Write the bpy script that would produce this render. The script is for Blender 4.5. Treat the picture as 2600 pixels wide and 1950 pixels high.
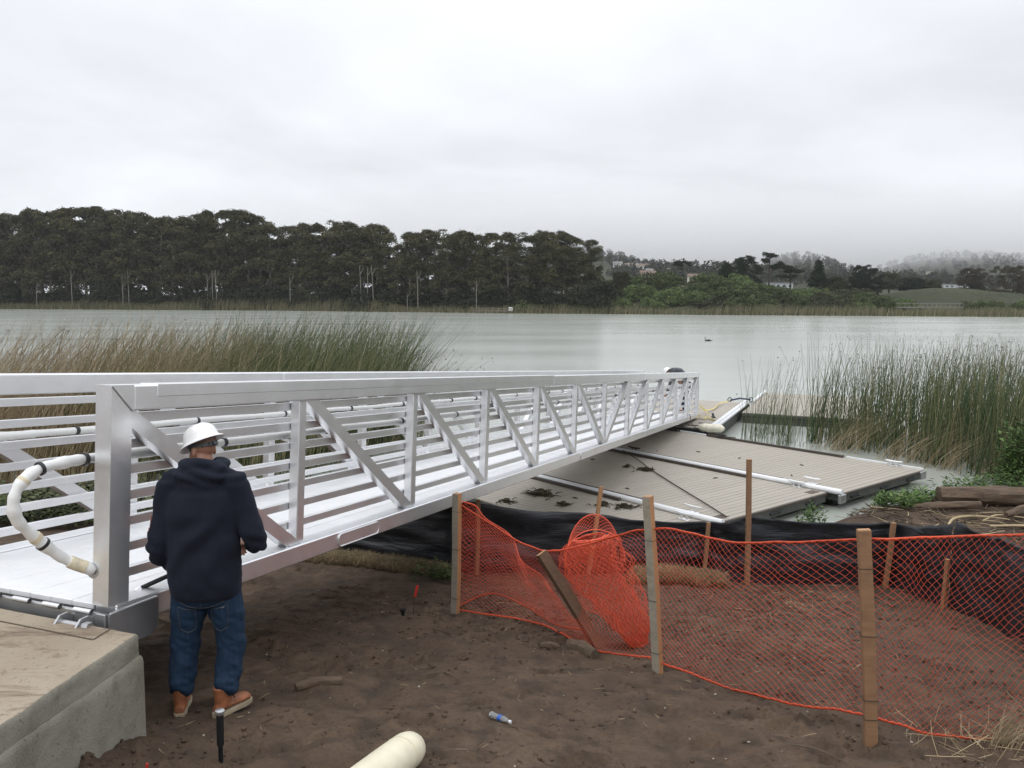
import bpy, bmesh, math, random
import numpy as np
from mathutils import Vector, Matrix, Quaternion

for o in list(bpy.data.objects):
    bpy.data.objects.remove(o)
SC = bpy.context.scene
COL = SC.collection
R = math.radians

# ------------------------------------------------------------------ camera
PITCH, ROLL, FPX, CAMH = 0.1032, 0.0034, 2107.76, 4.25
cp, sp, cr, sr = math.cos(PITCH), math.sin(PITCH), math.cos(ROLL), math.sin(ROLL)
fwd = Vector((0, cp, -sp)); up0 = Vector((0, sp, cp)); r0 = Vector((1, 0, 0))
rgt = cr * r0 + sr * up0; upv = -sr * r0 + cr * up0
cd = bpy.data.cameras.new('camera'); cam = bpy.data.objects.new('camera', cd); COL.objects.link(cam)
cd.sensor_fit = 'HORIZONTAL'; cd.sensor_width = 36; cd.lens = FPX / 2600 * 36
cd.clip_start = 0.05; cd.clip_end = 20000
m = Matrix.Identity(4)
for i in range(3):
    m[i][0], m[i][1], m[i][2] = rgt[i], upv[i], -fwd[i]
m.translation = Vector((0, 0, CAMH))
cam.matrix_world = m
SC.camera = cam

# ------------------------------------------------------------------ sky, sun, exposure
SUN_EL, SUN_AZ = R(56), R(215)          # azimuth measured clockwise from +Y: behind the camera, to the left
W = bpy.data.worlds.new('World'); SC.world = W; W.use_nodes = True
wn, wl = W.node_tree.nodes, W.node_tree.links
wn.clear()
def WN(t, **k):
    n = wn.new(t)
    for a, b in k.items(): setattr(n, a, b)
    return n
out = WN('ShaderNodeOutputWorld'); bgd = WN('ShaderNodeBackground')
sky = WN('ShaderNodeTexSky', sky_type='NISHITA'); sky.sun_disc = False
sky.sun_elevation = SUN_EL; sky.sun_rotation = SUN_AZ
tc = WN('ShaderNodeTexCoord'); sep = WN('ShaderNodeSeparateXYZ')
wl.new(tc.outputs['Generated'], sep.inputs[0])
# cloud deck: direction projected on a flat layer overhead
zc = WN('ShaderNodeMath', operation='MAXIMUM'); wl.new(sep.outputs['Z'], zc.inputs[0]); zc.inputs[1].default_value = 0.0
za = WN('ShaderNodeMath', operation='ADD'); wl.new(zc.outputs[0], za.inputs[0]); za.inputs[1].default_value = 0.16
dx = WN('ShaderNodeMath', operation='DIVIDE'); wl.new(sep.outputs['X'], dx.inputs[0]); wl.new(za.outputs[0], dx.inputs[1])
dy = WN('ShaderNodeMath', operation='DIVIDE'); wl.new(sep.outputs['Y'], dy.inputs[0]); wl.new(za.outputs[0], dy.inputs[1])
cmb = WN('ShaderNodeCombineXYZ'); wl.new(dx.outputs[0], cmb.inputs[0]); wl.new(dy.outputs[0], cmb.inputs[1])
n1 = WN('ShaderNodeTexNoise'); n1.inputs['Scale'].default_value = 0.75; n1.inputs['Detail'].default_value = 5; n1.inputs['Roughness'].default_value = 0.5
wl.new(cmb.outputs[0], n1.inputs['Vector'])
n1.inputs['Distortion'].default_value = 0.25
mr = WN('ShaderNodeMapRange'); wl.new(n1.outputs['Fac'], mr.inputs['Value'])
mr.inputs['From Min'].default_value = 0.3; mr.inputs['From Max'].default_value = 0.7
mr.inputs['To Min'].default_value = 0.85; mr.inputs['To Max'].default_value = 1.16
# an overcast sky is about twice as bright overhead as at the horizon
zen = WN('ShaderNodeMapRange', interpolation_type='SMOOTHSTEP'); wl.new(sep.outputs['Z'], zen.inputs['Value'])
zen.inputs['From Min'].default_value = 0.0; zen.inputs['From Max'].default_value = 1.0
zen.inputs['To Min'].default_value = 0.90; zen.inputs['To Max'].default_value = 1.55
mul = WN('ShaderNodeMath', operation='MULTIPLY'); wl.new(mr.outputs[0], mul.inputs[0]); wl.new(zen.outputs[0], mul.inputs[1])
ccol = WN('ShaderNodeMix', data_type='RGBA', blend_type='MULTIPLY'); ccol.inputs['Factor'].default_value = 1
ccol.inputs['A'].default_value = (0.955, 0.985, 1.035, 1)
wl.new(mul.outputs[0], ccol.inputs['B'])
skm = WN('ShaderNodeMix', data_type='RGBA', blend_type='MULTIPLY'); skm.inputs['Factor'].default_value = 1
wl.new(sky.outputs[0], skm.inputs['A']); skm.inputs['B'].default_value = (0.08, 0.08, 0.08, 1)
mx = WN('ShaderNodeMix', data_type='RGBA'); mx.inputs['Factor'].default_value = 0.96
wl.new(skm.outputs['Result'], mx.inputs['A']); wl.new(ccol.outputs['Result'], mx.inputs['B'])
wl.new(mx.outputs['Result'], bgd.inputs['Color']); bgd.inputs['Strength'].default_value = 1.0
wl.new(bgd.outputs[0], out.inputs[0])

sd = bpy.data.lights.new('sun', 'SUN'); sun = bpy.data.objects.new('sun', sd); COL.objects.link(sun)
sd.energy = 0.8; sd.angle = R(35); sd.color = (1, 0.97, 0.93)
sdir = Vector((math.sin(SUN_AZ) * math.cos(SUN_EL), math.cos(SUN_AZ) * math.cos(SUN_EL), math.sin(SUN_EL)))
sun.rotation_euler = sdir.to_track_quat('Z', 'Y').to_euler()

SC.view_settings.view_transform = 'Standard'; SC.view_settings.look = 'None'
SC.view_settings.exposure = 0.0; SC.view_settings.gamma = 1; SC.view_settings.use_curve_mapping = False
SC.render.engine = 'CYCLES'
SC.cycles.use_denoising = True; SC.cycles.use_adaptive_sampling = True; SC.cycles.adaptive_threshold = .02
SC.cycles.max_bounces = 9; SC.cycles.diffuse_bounces = 3; SC.cycles.glossy_bounces = 4
SC.cycles.transparent_max_bounces = 8; SC.cycles.volume_bounces = 6
SC.cycles.caustics_reflective = False; SC.cycles.caustics_refractive = False

# ------------------------------------------------------------------ helpers
def hsh(ix, iy, s):
    h = (ix.astype(np.int64) * 374761393 + iy.astype(np.int64) * 668265263 + s * 974711) & 0xffffffff
    h = ((h ^ (h >> 13)) * 1274126177) & 0xffffffff
    return ((h ^ (h >> 16)) & 0xffff) / 65535.0
def vnoise(x, y, s=0):
    x = np.asarray(x, float); y = np.asarray(y, float)
    ix, iy = np.floor(x), np.floor(y); fx, fy = x - ix, y - iy
    fx = fx * fx * (3 - 2 * fx); fy = fy * fy * (3 - 2 * fy)
    a, b, c, d = hsh(ix, iy, s), hsh(ix + 1, iy, s), hsh(ix, iy + 1, s), hsh(ix + 1, iy + 1, s)
    return (a + (b - a) * fx) * (1 - fy) + (c + (d - c) * fx) * fy
def fbm(x, y, s=0, o=4, g=0.5):
    t, a, n = 0, 1, 0
    for k in range(o):
        t = t + a * (vnoise(np.asarray(x) * 2 ** k + 17.3 * k, np.asarray(y) * 2 ** k - 9.1 * k, s + k) - 0.5); n += a; a *= g
    return t / n * 2
def sstep(a, b, x):
    t = np.clip((np.asarray(x, float) - a) / (b - a), 0, 1); return t * t * (3 - 2 * t)

def link(o, parent=None):
    COL.objects.link(o)
    if parent is not None: o.parent = parent
    return o
def tag(o, label=None, cat=None, group=None, kind=None):
    if label: o['label'] = label
    if cat: o['category'] = cat
    if group: o['group'] = group
    if kind: o['kind'] = kind
    return o
def thing(name, label, cat, loc=(0, 0, 0), group=None, rotz=0):
    o = bpy.data.objects.new(name, None); o.location = loc; o.rotation_euler = (0, 0, rotz); o.empty_display_size = 0.1
    link(o); return tag(o, label, cat, group)
def arr_mesh(name, V, faces, mat=None, smooth=False):
    """V Nx3 array, faces list of (M x k) int arrays"""
    V = np.asarray(V, np.float32)
    me = bpy.data.meshes.new(name)
    fs = [np.asarray(f, np.int32) for f in (faces if isinstance(faces, (list, tuple)) else [faces]) if len(f)]
    nl = sum(f.size for f in fs); nf = sum(len(f) for f in fs)
    me.vertices.add(len(V)); me.vertices.foreach_set('co', V.ravel())
    me.loops.add(nl); me.polygons.add(nf)
    me.loops.foreach_set('vertex_index', np.concatenate([f.ravel() for f in fs]))
    st, acc = [], 0
    for f in fs:
        st.append(acc + np.arange(len(f)) * f.shape[1]); acc += f.size
    me.polygons.foreach_set('loop_start', np.concatenate(st).astype(np.int32))
    me.update(calc_edges=True); me.validate()
    if smooth: me.shade_smooth()
    if mat: me.materials.append(mat)
    return me
def mobj(name, me, parent=None):
    return link(bpy.data.objects.new(name, me), parent)

class MB:
    def __init__(s): s.v = []; s.f = []; s.n = 0
    def add(s, V, F):
        s.v.append(np.asarray(V, float).reshape(-1, 3)); s.f += [tuple(int(i) + s.n for i in f) for f in F]; s.n += len(s.v[-1]); return s
    def box(s, c, h, ax=None, bev=0.0):
        ax = np.eye(3) if ax is None else np.asarray(ax, float); c = np.asarray(c, float)
        if bev <= 0:
            P = [c + ax[0] * h[0] * a + ax[1] * h[1] * b + ax[2] * h[2] * d for d in (-1, 1) for b in (-1, 1) for a in (-1, 1)]
            return s.add(P, [(0, 2, 3, 1), (4, 5, 7, 6), (0, 1, 5, 4), (2, 6, 7, 3), (0, 4, 6, 2), (1, 3, 7, 5)])
        P = []; idx = {}
        for d in (-1, 1):
            for b in (-1, 1):
                for a in (-1, 1):
                    for k in range(3):
                        e = [h[0] - bev, h[1] - bev, h[2] - bev]; e[k] = h[k]
                        idx[(a, b, d, k)] = len(P); P.append(c + ax[0] * e[0] * a + ax[1] * e[1] * b + ax[2] * e[2] * d)
        F = []
        def q(*v): F.append(v)
        for sg in (-1, 1):
            f = [idx[(sg, -1, -1, 0)], idx[(sg, 1, -1, 0)], idx[(sg, 1, 1, 0)], idx[(sg, -1, 1, 0)]]; F.append(tuple(f if sg > 0 else f[::-1]))
            f = [idx[(-1, sg, -1, 1)], idx[(1, sg, -1, 1)], idx[(1, sg, 1, 1)], idx[(-1, sg, 1, 1)]]; F.append(tuple(f[::-1] if sg > 0 else f))
            f = [idx[(-1, -1, sg, 2)], idx[(1, -1, sg, 2)], idx[(1, 1, sg, 2)], idx[(-1, 1, sg, 2)]]; F.append(tuple(f if sg > 0 else f[::-1]))
        for a in (-1, 1):
            for b in (-1, 1):
                F.append((idx[(a, b, -1, 0)], idx[(a, b, 1, 0)], idx[(a, b, 1, 1)], idx[(a, b, -1, 1)]))
                F.append((idx[(a, -1, b, 0)], idx[(a, 1, b, 0)], idx[(a, 1, b, 2)], idx[(a, -1, b, 2)]))
                F.append((idx[(-1, a, b, 1)], idx[(1, a, b, 1)], idx[(1, a, b, 2)], idx[(-1, a, b, 2)]))
                for d in (-1, 1): F.append((idx[(a, b, d, 0)], idx[(a, b, d, 1)], idx[(a, b, d, 2)]))
        return s.add(P, F)
    def bar(s, a, b, wdt, dep, side, bev=0.0):
        """rectangular bar from a to b; side = direction of its width"""
        a = np.asarray(a, float); b = np.asarray(b, float); d = b - a; Ln = np.linalg.norm(d); d /= Ln
        sd_ = np.asarray(side, float); sd_ = sd_ - d * (sd_ @ d); sd_ /= np.linalg.norm(sd_); t = np.cross(d, sd_)
        return s.box((a + b) / 2, (Ln / 2, wdt / 2, dep / 2), (d, sd_, t), bev)
    def tube(s, P, rad, n=8, cap=True, closed=False):
        P = np.asarray(P, float); N = len(P); rad = np.broadcast_to(np.asarray(rad, float), (N,))
        T = np.gradient(P, axis=0); T /= np.linalg.norm(T, axis=1)[:, None] + 1e-12
        ref = np.array([0, 0, 1.0]) if abs(T[0][2]) < 0.9 else np.array([1.0, 0, 0])
        V = []; nrm = np.cross(T[0], ref); nrm /= np.linalg.norm(nrm)
        for i in range(N):
            nrm = nrm - T[i] * (nrm @ T[i]); nrm /= np.linalg.norm(nrm) + 1e-12; bi = np.cross(T[i], nrm)
            for k in range(n):
                a = 2 * math.pi * k / n; V.append(P[i] + rad[i] * (math.cos(a) * nrm + math.sin(a) * bi))
        F = [(i * n + k, i * n + (k + 1) % n, (i + 1) * n + (k + 1) % n, (i + 1) * n + k) for i in range(N - 1) for k in range(n)]
        if cap: F += [tuple(range(n))[::-1], tuple((N - 1) * n + k for k in range(n))]
        return s.add(V, F)
    def loft(s, rings, cap=True):
        n = len(rings[0]); N = len(rings)
        F = [(i * n + k, i * n + (k + 1) % n, (i + 1) * n + (k + 1) % n, (i + 1) * n + k) for i in range(N - 1) for k in range(n)]
        if cap: F += [tuple(range(n))[::-1], tuple((N - 1) * n + k for k in range(n))]
        return s.add(np.concatenate([np.asarray(q, float) for q in rings]), F)
    def prism(s, poly, n, th):
        """extrude polygon (3D points) along vector n by th"""
        poly = np.asarray(poly, float); n = np.asarray(n, float); n = n / np.linalg.norm(n); k = len(poly)
        F = [tuple(range(k))[::-1], tuple(range(k, 2 * k))] + [(i, (i + 1) % k, k + (i + 1) % k, k + i) for i in range(k)]
        return s.add(np.concatenate([poly, poly + n * th]), F)
    def mesh(s, name, mat=None, smooth=False):
        me = bpy.data.meshes.new(name)
        me.from_pydata(np.concatenate(s.v).tolist() if s.v else [], [], s.f)
        bm = bmesh.new(); bm.from_mesh(me); bmesh.ops.recalc_face_normals(bm, faces=bm.faces); bm.to_mesh(me); bm.free()
        if smooth:
            me.shade_smooth()
            try: me.set_sharp_from_angle(angle=R(38))
            except Exception: pass
        if mat: me.materials.append(mat)
        return me
    def obj(s, name, mat, parent=None, smooth=False):
        return mobj(name, s.mesh(name, mat, smooth), parent)

def copy_tree(o, parent=None):
    c = o.copy(); link(c, parent)
    for ch in list(o.children): copy_tree(ch, c)
    return c
def catmull(P, n=8):
    P = np.asarray(P, float); Q = np.vstack([2 * P[0] - P[1], P, 2 * P[-1] - P[-2]]); o = []
    for i in range(1, len(Q) - 2):
        for t in np.linspace(0, 1, n, endpoint=False):
            a, b, c, d = Q[i - 1], Q[i], Q[i + 1], Q[i + 2]
            o.append(0.5 * (2 * b + (c - a) * t + (2 * a - 5 * b + 4 * c - d) * t * t + (3 * b - a - 3 * c + d) * t ** 3))
    o.append(Q[-2]); return np.array(o)

# ------------------------------------------------------------------ materials
class Mat:
    def __init__(s, name, col=(.5, .5, .5), rough=.6, metal=0., spec=0.5):
        s.m = bpy.data.materials.new(name); s.m.use_nodes = True; s.n = s.m.node_tree.nodes; s.l = s.m.node_tree.links
        s.b = s.n['Principled BSDF']; s.b.inputs['Base Color'].default_value = (*col, 1)
        s.b.inputs['Roughness'].default_value = rough; s.b.inputs['Metallic'].default_value = metal
        s.b.inputs['Specular IOR Level'].default_value = spec
        s.co = s.n.new('ShaderNodeTexCoord')
    def vec(s, scale=(1, 1, 1), kind='Object', rot=(0, 0, 0)):
        mp = s.n.new('ShaderNodeMapping'); mp.inputs['Scale'].default_value = scale; mp.inputs['Rotation'].default_value = rot
        s.l.new(s.co.outputs[kind], mp.inputs[0]); return mp.outputs[0]
    def noise(s, scale=5, detail=4, rough=.55, vec=None, dist=0):
        t = s.n.new('ShaderNodeTexNoise'); t.inputs['Scale'].default_value = scale; t.inputs['Detail'].default_value = detail
        t.inputs['Roughness'].default_value = rough; t.inputs['Distortion'].default_value = dist
        s.l.new(vec if vec is not None else s.co.outputs['Object'], t.inputs['Vector']); return t.outputs['Fac']
    def ramp(s, fac, stops):
        r = s.n.new('ShaderNodeValToRGB'); e = r.color_ramp.elements
        while len(e) < len(stops): e.new(0.5)
        for k, (p, c) in enumerate(stops): e[k].position = p; e[k].color = (*c, 1) if len(c) == 3 else c
        s.l.new(fac, r.inputs[0]); return r.outputs[0]
    def mix(s, fac, a, b, mode='MIX'):
        x = s.n.new('ShaderNodeMix'); x.data_type = 'RGBA'; x.blend_type = mode
        for val, key in ((fac, 'Factor'), (a, 'A'), (b, 'B')):
            if hasattr(val, 'links') or isinstance(val, bpy.types.NodeSocket): s.l.new(val, x.inputs[key])
            elif key == 'Factor': x.inputs[key].default_value = val
            else: x.inputs[key].default_value = (*val, 1)
        return x.outputs['Result']
    def rng(s, fac, a, b, c=0., d=1.):
        x = s.n.new('ShaderNodeMapRange'); s.l.new(fac, x.inputs['Value'])
        for k, vv in zip(('From Min', 'From Max', 'To Min', 'To Max'), (a, b, c, d)): x.inputs[k].default_value = vv
        return x.outputs[0]
    def color(s, sock): s.l.new(sock, s.b.inputs['Base Color']); return s
    def rough(s, sock): s.l.new(sock, s.b.inputs['Roughness']); return s
    def bump(s, h, strength=.3, dist=.01):
        bnode = s.n.new('ShaderNodeBump'); bnode.inputs['Strength'].default_value = strength; bnode.inputs['Distance'].default_value = dist
        s.l.new(h, bnode.inputs['Height']); s.l.new(bnode.outputs[0], s.b.inputs['Normal']); return s
    def objrand(s):
        i = s.n.new('ShaderNodeObjectInfo'); return i.outputs['Random']

def mat_alu(name, base=.80, rough=.36, metal=.92):
    M = Mat(name, (base,) * 3, rough, metal)
    a = M.noise(2.2, 5, .6); b = M.noise(1.0, 4, .6, M.vec((3, 90, 90)))
    c = M.mix(M.rng(a, .3, .7), (base * .94, base * .945, base * .955), (base * 1.04, base * 1.045, base * 1.055))
    c = M.mix(M.rng(b, .42, .62, 0, .25), c, (base * .88, base * .88, base * .90)); M.color(c)
    st = M.noise(9, 5, .65); c2 = M.rng(st, .35, .75, rough - .02, rough + .06); M.rough(c2)
    sp_ = M.rng(M.noise(38, 4, .7), .66, .74, 0, .45 if metal < .5 else .18); sm_ = M.rng(M.noise(3.1, 4, .6, dist=.5), .58, .75, 0, .22)
    c = M.mix(sp_, c, (.22, .18, .14)); c = M.mix(sm_, c, (base * .72, base * .71, base * .69)); M.color(c)
    M.bump(M.noise(1.0, 3, .6, M.vec((6, 260, 260))), .05, .002)
    return M.m
ALU = mat_alu('aluminium', .88, .33, .86); DECKM = mat_alu('deck_aluminium', .93, .5, .3); ALU_OLD = mat_alu('aluminium_galvanised', .52, .42)
def simple(name, col, rough=.6, metal=0, var=.18, scale=6, bump=0, bscale=60, spec=.5):
    M = Mat(name, col, rough, metal, spec)
    M.color(M.mix(M.rng(M.noise(scale, 5, .6), .3, .7), tuple(c * (1 - var) for c in col), tuple(min(1, c * (1 + var)) for c in col)))
    if bump: M.bump(M.noise(bscale, 4, .6), bump, .01)
    return M.m
def mat_wood(name, a, b, dirt=.25, ax=(1.5, 40, 40)):
    M = Mat(name, a, .75)
    g = M.noise(1, 5, .65, M.vec(ax), .4)
    c = M.mix(M.rng(g, .3, .7), a, b)
    rn = M.objrand(); c = M.mix(M.rng(rn, 0, 1, 0, .35), c, tuple(x * .55 for x in a))
    c = M.mix(M.rng(M.noise(7, 4), .52, .72, 0, dirt), c, (.06, .045, .03)); M.color(c); M.bump(g, .25, .004)
    return M.m

# ------------------------------------------------------------------ setting: near shore
A0, BX, CY = 2.485, -.0546, -.1815
def shore_y(x):
    x = np.asarray(x, float)
    right = np.where(x < 8, 13.4 + (x - 4.2) * .95, 17 + (x - 8) * .35)
    left = 12.6 + np.clip(-x - 1, 0, 6) * .35
    return np.where(x > 4.2, right, np.where(x < -1, left, 12.6 + .8 * sstep(2.5, 4.2, x)))
def ground_base(x, y):
    pl = A0 + BX * x + CY * np.maximum(y, -2)
    k = .12; lo = .36 + .06 * np.sin(x * .9 + y * .6)
    hi = np.where(pl - lo > 3, pl, lo + k * np.log1p(np.exp(np.clip((pl - lo) / k, -30, 30))))
    ys = shore_y(x); t = sstep(ys - 1.0, ys + 1.8, y)
    return hi * (1 - t) + (-.7) * t
def ground_z(x, y):
    x = np.asarray(x, float); y = np.asarray(y, float)
    z = ground_base(x, y)
    near = sstep(17, 9, y)
    z = z + (.055 * fbm(x * .9, y * .9, 3, 3) + .03 * fbm(x * 3.2, y * 3.2, 11, 3)) * near * (1 - .4 * sstep(9, 14, y))
    return z
def gz(x, y): return float(ground_z(np.array([x]), np.array([y]))[0])
def spaced(a, b, step, lo, hi, grow=1.18, far=1.5):
    c = list(np.arange(a, b, step)); s_ = step
    v = b
    while v < hi: c.append(v); s_ = min(far, s_ * grow); v += s_
    c.append(hi); s_ = step; v = a
    while True:
        s_ = min(far, s_ * grow); v -= s_
        if v <= lo: break
        c.insert(0, v)
    c.insert(0, lo); return np.array(c)
def grid_mesh(name, xs, ys, zf, mat, smooth=True):
    X, Y = np.meshgrid(xs, ys); Z = zf(X, Y); nx, ny = len(xs), len(ys)
    V = np.stack([X.ravel(), Y.ravel(), Z.ravel()], 1)
    i = np.arange(nx * (ny - 1)).reshape(ny - 1, nx)[:, :-1].ravel()
    return arr_mesh(name, V, np.stack([i, i + 1, i + nx + 1, i + nx], 1), mat, smooth)
FOOT = []
rs = np.random.RandomState(5)
for k in range(120): FOOT.append((rs.uniform(-2.2, 3.2), rs.uniform(3.9, 9.5), rs.uniform(-.6, .6) + .3, rs.uniform(.7, 1.1)))
def ground_detail(X, Y):
    Z = ground_z(X, Y)
    a = sstep(13, 10, Y) * sstep(-7, -4, X)
    wob = .12 * fbm(X * 2.1, Y * 2.1, 90, 2)
    Z = Z + a * (.034 * fbm(X * 4 + wob, Y * 5 - wob, 21, 4) + .020 * fbm(X * 13, Y * 15, 31, 3))
    cl = np.maximum(0, fbm(X * 9, Y * 9, 41, 3, .65) - .18) * sstep(-.15, .35, fbm(X * 1.1, Y * 1.1, 44, 2))
    Z = Z + a * .12 * cl
    cl2 = np.maximum(0, fbm(X * 22, Y * 22, 45, 2, .65) - .2) * sstep(-.1, .4, fbm(X * 1.7, Y * 1.7, 46, 2))
    Z = Z + a * .035 * cl2
    for fx, fy, an, sc in FOOT:
        m_ = (np.abs(X - fx) < .4) & (np.abs(Y - fy) < .4)
        if not m_.any(): continue
        dx_, dy_ = X[m_] - fx, Y[m_] - fy
        uu = dx_ * math.cos(an) + dy_ * math.sin(an); vv = -dx_ * math.sin(an) + dy_ * math.cos(an)
        d = np.sqrt((uu / (.15 * sc)) ** 2 + (vv / (.06 * sc)) ** 2)
        Z[m_] += -.034 * sstep(1.05, .75, d) + .015 * np.exp(-((d - 1.25) / .2) ** 2)
    # trench running off from the pin towards the right, and drifts against the abutment
    tx = Y - (4.25 + .85 * (X + 1.5)); Z = Z - .045 * np.exp(-(tx / .055) ** 2) * sstep(-1.6, -1.4, X) * sstep(-.75, -.95, X)
    Z = Z + .05 * np.exp(-((X + 2.1) / .18) ** 2) * sstep(5, 4.4, Y)
    return Z
def mat_soil():
    M = Mat('soil', (.08, .06, .045), .92, 0, .25)
    big = M.noise(.8, 5, .6); mid = M.noise(4.5, 6, .65, dist=.3); fine = M.noise(42, 5, .7); grit = M.noise(170, 3, .6)
    c = M.mix(M.rng(big, .35, .65), (.084, .055, .037), (.134, .091, .061))
    c = M.mix(M.rng(mid, .42, .66), c, (.060, .043, .031))
    c = M.mix(M.rng(fine, .5, .72, 0, .7), c, (.045, .033, .025))
    c = M.mix(M.rng(grit, .66, .74, 0, .55), c, (.24, .19, .14))
    M.color(c); M.bump(M.mix(.4, fine, grit), .9, .016)
    return M.m
SOIL = mat_soil()
xs = spaced(-3.2, 4.2, .028, -60, 60); ys = spaced(3.6, 9.6, .03, -40, 23, far=1.0)
near_ground = mobj('ground', grid_mesh('ground', xs, ys, ground_detail, SOIL))
tag(near_ground, 'dark brown bare soil sloping down to the lake', 'ground', kind='structure')
SEC_SETTING = True

# ------------------------------------------------------------------ setting: lake, far shore, hills
def mat_water():
    M = Mat('lake_water', (.2, .24, .22), .16, 0, .5)
    M.b.inputs['IOR'].default_value = 1.333
    a = M.noise(1.0, 3, .6, M.vec((1.6, 5.5, 1))); b = M.noise(1.0, 4, .65, M.vec((.10, .42, 1)))
    patch = M.rng(M.noise(1.0, 3, .5, M.vec((.035, .09, 1))), .4, .62)
    c = M.mix(M.rng(b, .3, .7), (.375, .395, .355), (.40, .42, .378)); M.color(c)
    h = M.mix(.5, a, b); h2 = M.mix(patch, (0.5, .5, .5), h)
    M.bump(h2, .17, .10)
    M.rough(M.rng(patch, 0, 1, .17, .20))
    return M.m
WATER = mat_water()
water = mobj('water', grid_mesh('water', np.array([-900, -300, -100, -30, 0, 30, 100, 300, 900.]), np.array([9., 30, 60, 120, 200, 330]), lambda X, Y: X * 0 + .16, WATER))
tag(water, 'calm pale grey green lake water', 'lake', kind='structure')

SHX = [-500, -159, -72, 0, 59, 118, 300, 900]; SHY = [300, 269, 256, 224, 209, 200, 188, 180]
def far_shore(x): return np.interp(x, SHX, SHY)
def gauss(x, y, cx, cy, sx, sy): return np.exp(-((x - cx) / sx) ** 2 - ((y - cy) / sy) ** 2)
def far_z(x, y):
    x = np.asarray(x, float); y = np.asarray(y, float)
    d = y - far_shore(x)
    z = -1.2 + 1.7 * sstep(-3, 2, d) + 2.0 * sstep(3, 30, d)
    rightside = sstep(18, 40, x)
    z = z + 5.2 * gauss(x, d, 48, 34, 26, 20) + .9 * gauss(x, d, 84, 34, 20, 18)
    z = z + 4.6 * gauss(x, d, 128, 52, 20, 18) * (1 - .0 * rightside) + 2.0 * gauss(x, d, 150, 40, 20, 16)
    z = z - 2.2 * gauss(x, d, 106, 8, 5, 9)
    z = z + 2.0 * sstep(40, 90, d)
    z = z + 15 * gauss(x, y, 200, 830, 140, 160) + 11 * gauss(x, y, 430, 840, 170, 160)
    z = z + 66 * gauss(x, y, 70, 1240, 190, 330) + 54 * gauss(x, y, 408, 1250, 62, 260) + 66 * gauss(x, y, 830, 1450, 250, 380) + 30 * gauss(x, y, 640, 1250, 120, 250)
    z = z + sstep(300, 900, y) * (2.2 * fbm(x / 60, y / 60, 5, 3)) + .25 * fbm(x / 4, y / 4, 8, 3) * sstep(2, 8, d)
    return z
def fz(x, y): return float(far_z(np.array([x]), np.array([y]))[0])
def mat_farland():
    M = Mat('far_scrub', (.06, .07, .035), .95, 0, .1)
    a = M.noise(.05, 6, .65); b = M.noise(.6, 5, .7)
    c = M.mix(M.rng(a, .35, .65), (.04, .046, .028), (.072, .075, .044)); c = M.mix(M.rng(b, .45, .65, 0, .75), c, (.026, .03, .018)); M.color(c); M.bump(b, .8, .5)
    return M.m
FARLAND = mat_farland()
fx_ = np.unique(np.concatenate([np.arange(-900, -240, 30), np.arange(-240, 200, 4), np.arange(200, 1500, 16)])).astype(float)
fy_ = np.unique(np.concatenate([np.arange(170, 330, 3), np.arange(330, 2300, 18)])).astype(float)
far_land = mobj('terrain', grid_mesh('terrain', fx_, fy_, far_z, FARLAND))
tag(far_land, 'far lake shore and fog topped hills with dark scrub', 'hills', kind='structure')

# ------------------------------------------------------------------ gangway
YAW, SLP = .3672, .0787
GO = np.array([-2.3349, 4.6738, CAMH - 1.7842])
gu = np.array([math.sin(YAW) * math.cos(SLP), math.cos(YAW) * math.cos(SLP), -math.sin(SLP)])
gw = np.array([-math.cos(YAW), math.sin(YAW), 0]); gv = np.cross(gw, gu); gv = gv if gv[2] > 0 else -gv
PL, HB, TCH, HT = 1.9015, .1394, .1529, 1.42
VT = HT - HB                       # top of the top chord above the chord top
GW = 1.80                          # outer width
LEN = 12 * PL
def G(u, w, v): return GO + gu * u + gw * w + gv * v
GAX = (gu, gw, gv)
gang = thing('gangway', 'long aluminium truss gangway sloping down to the floating docks', 'gangway')
def gbox(name, u0, u1, w0, w1, v0, v1, mat=ALU, bev=.006, parent=gang):
    return MB().box(G((u0 + u1) / 2, (w0 + w1) / 2, (v0 + v1) / 2), ((u1 - u0) / 2, (w1 - w0) / 2, (v1 - v0) / 2), GAX, bev).obj(name, mat, parent)
PU, PW = .095, .085
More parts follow.
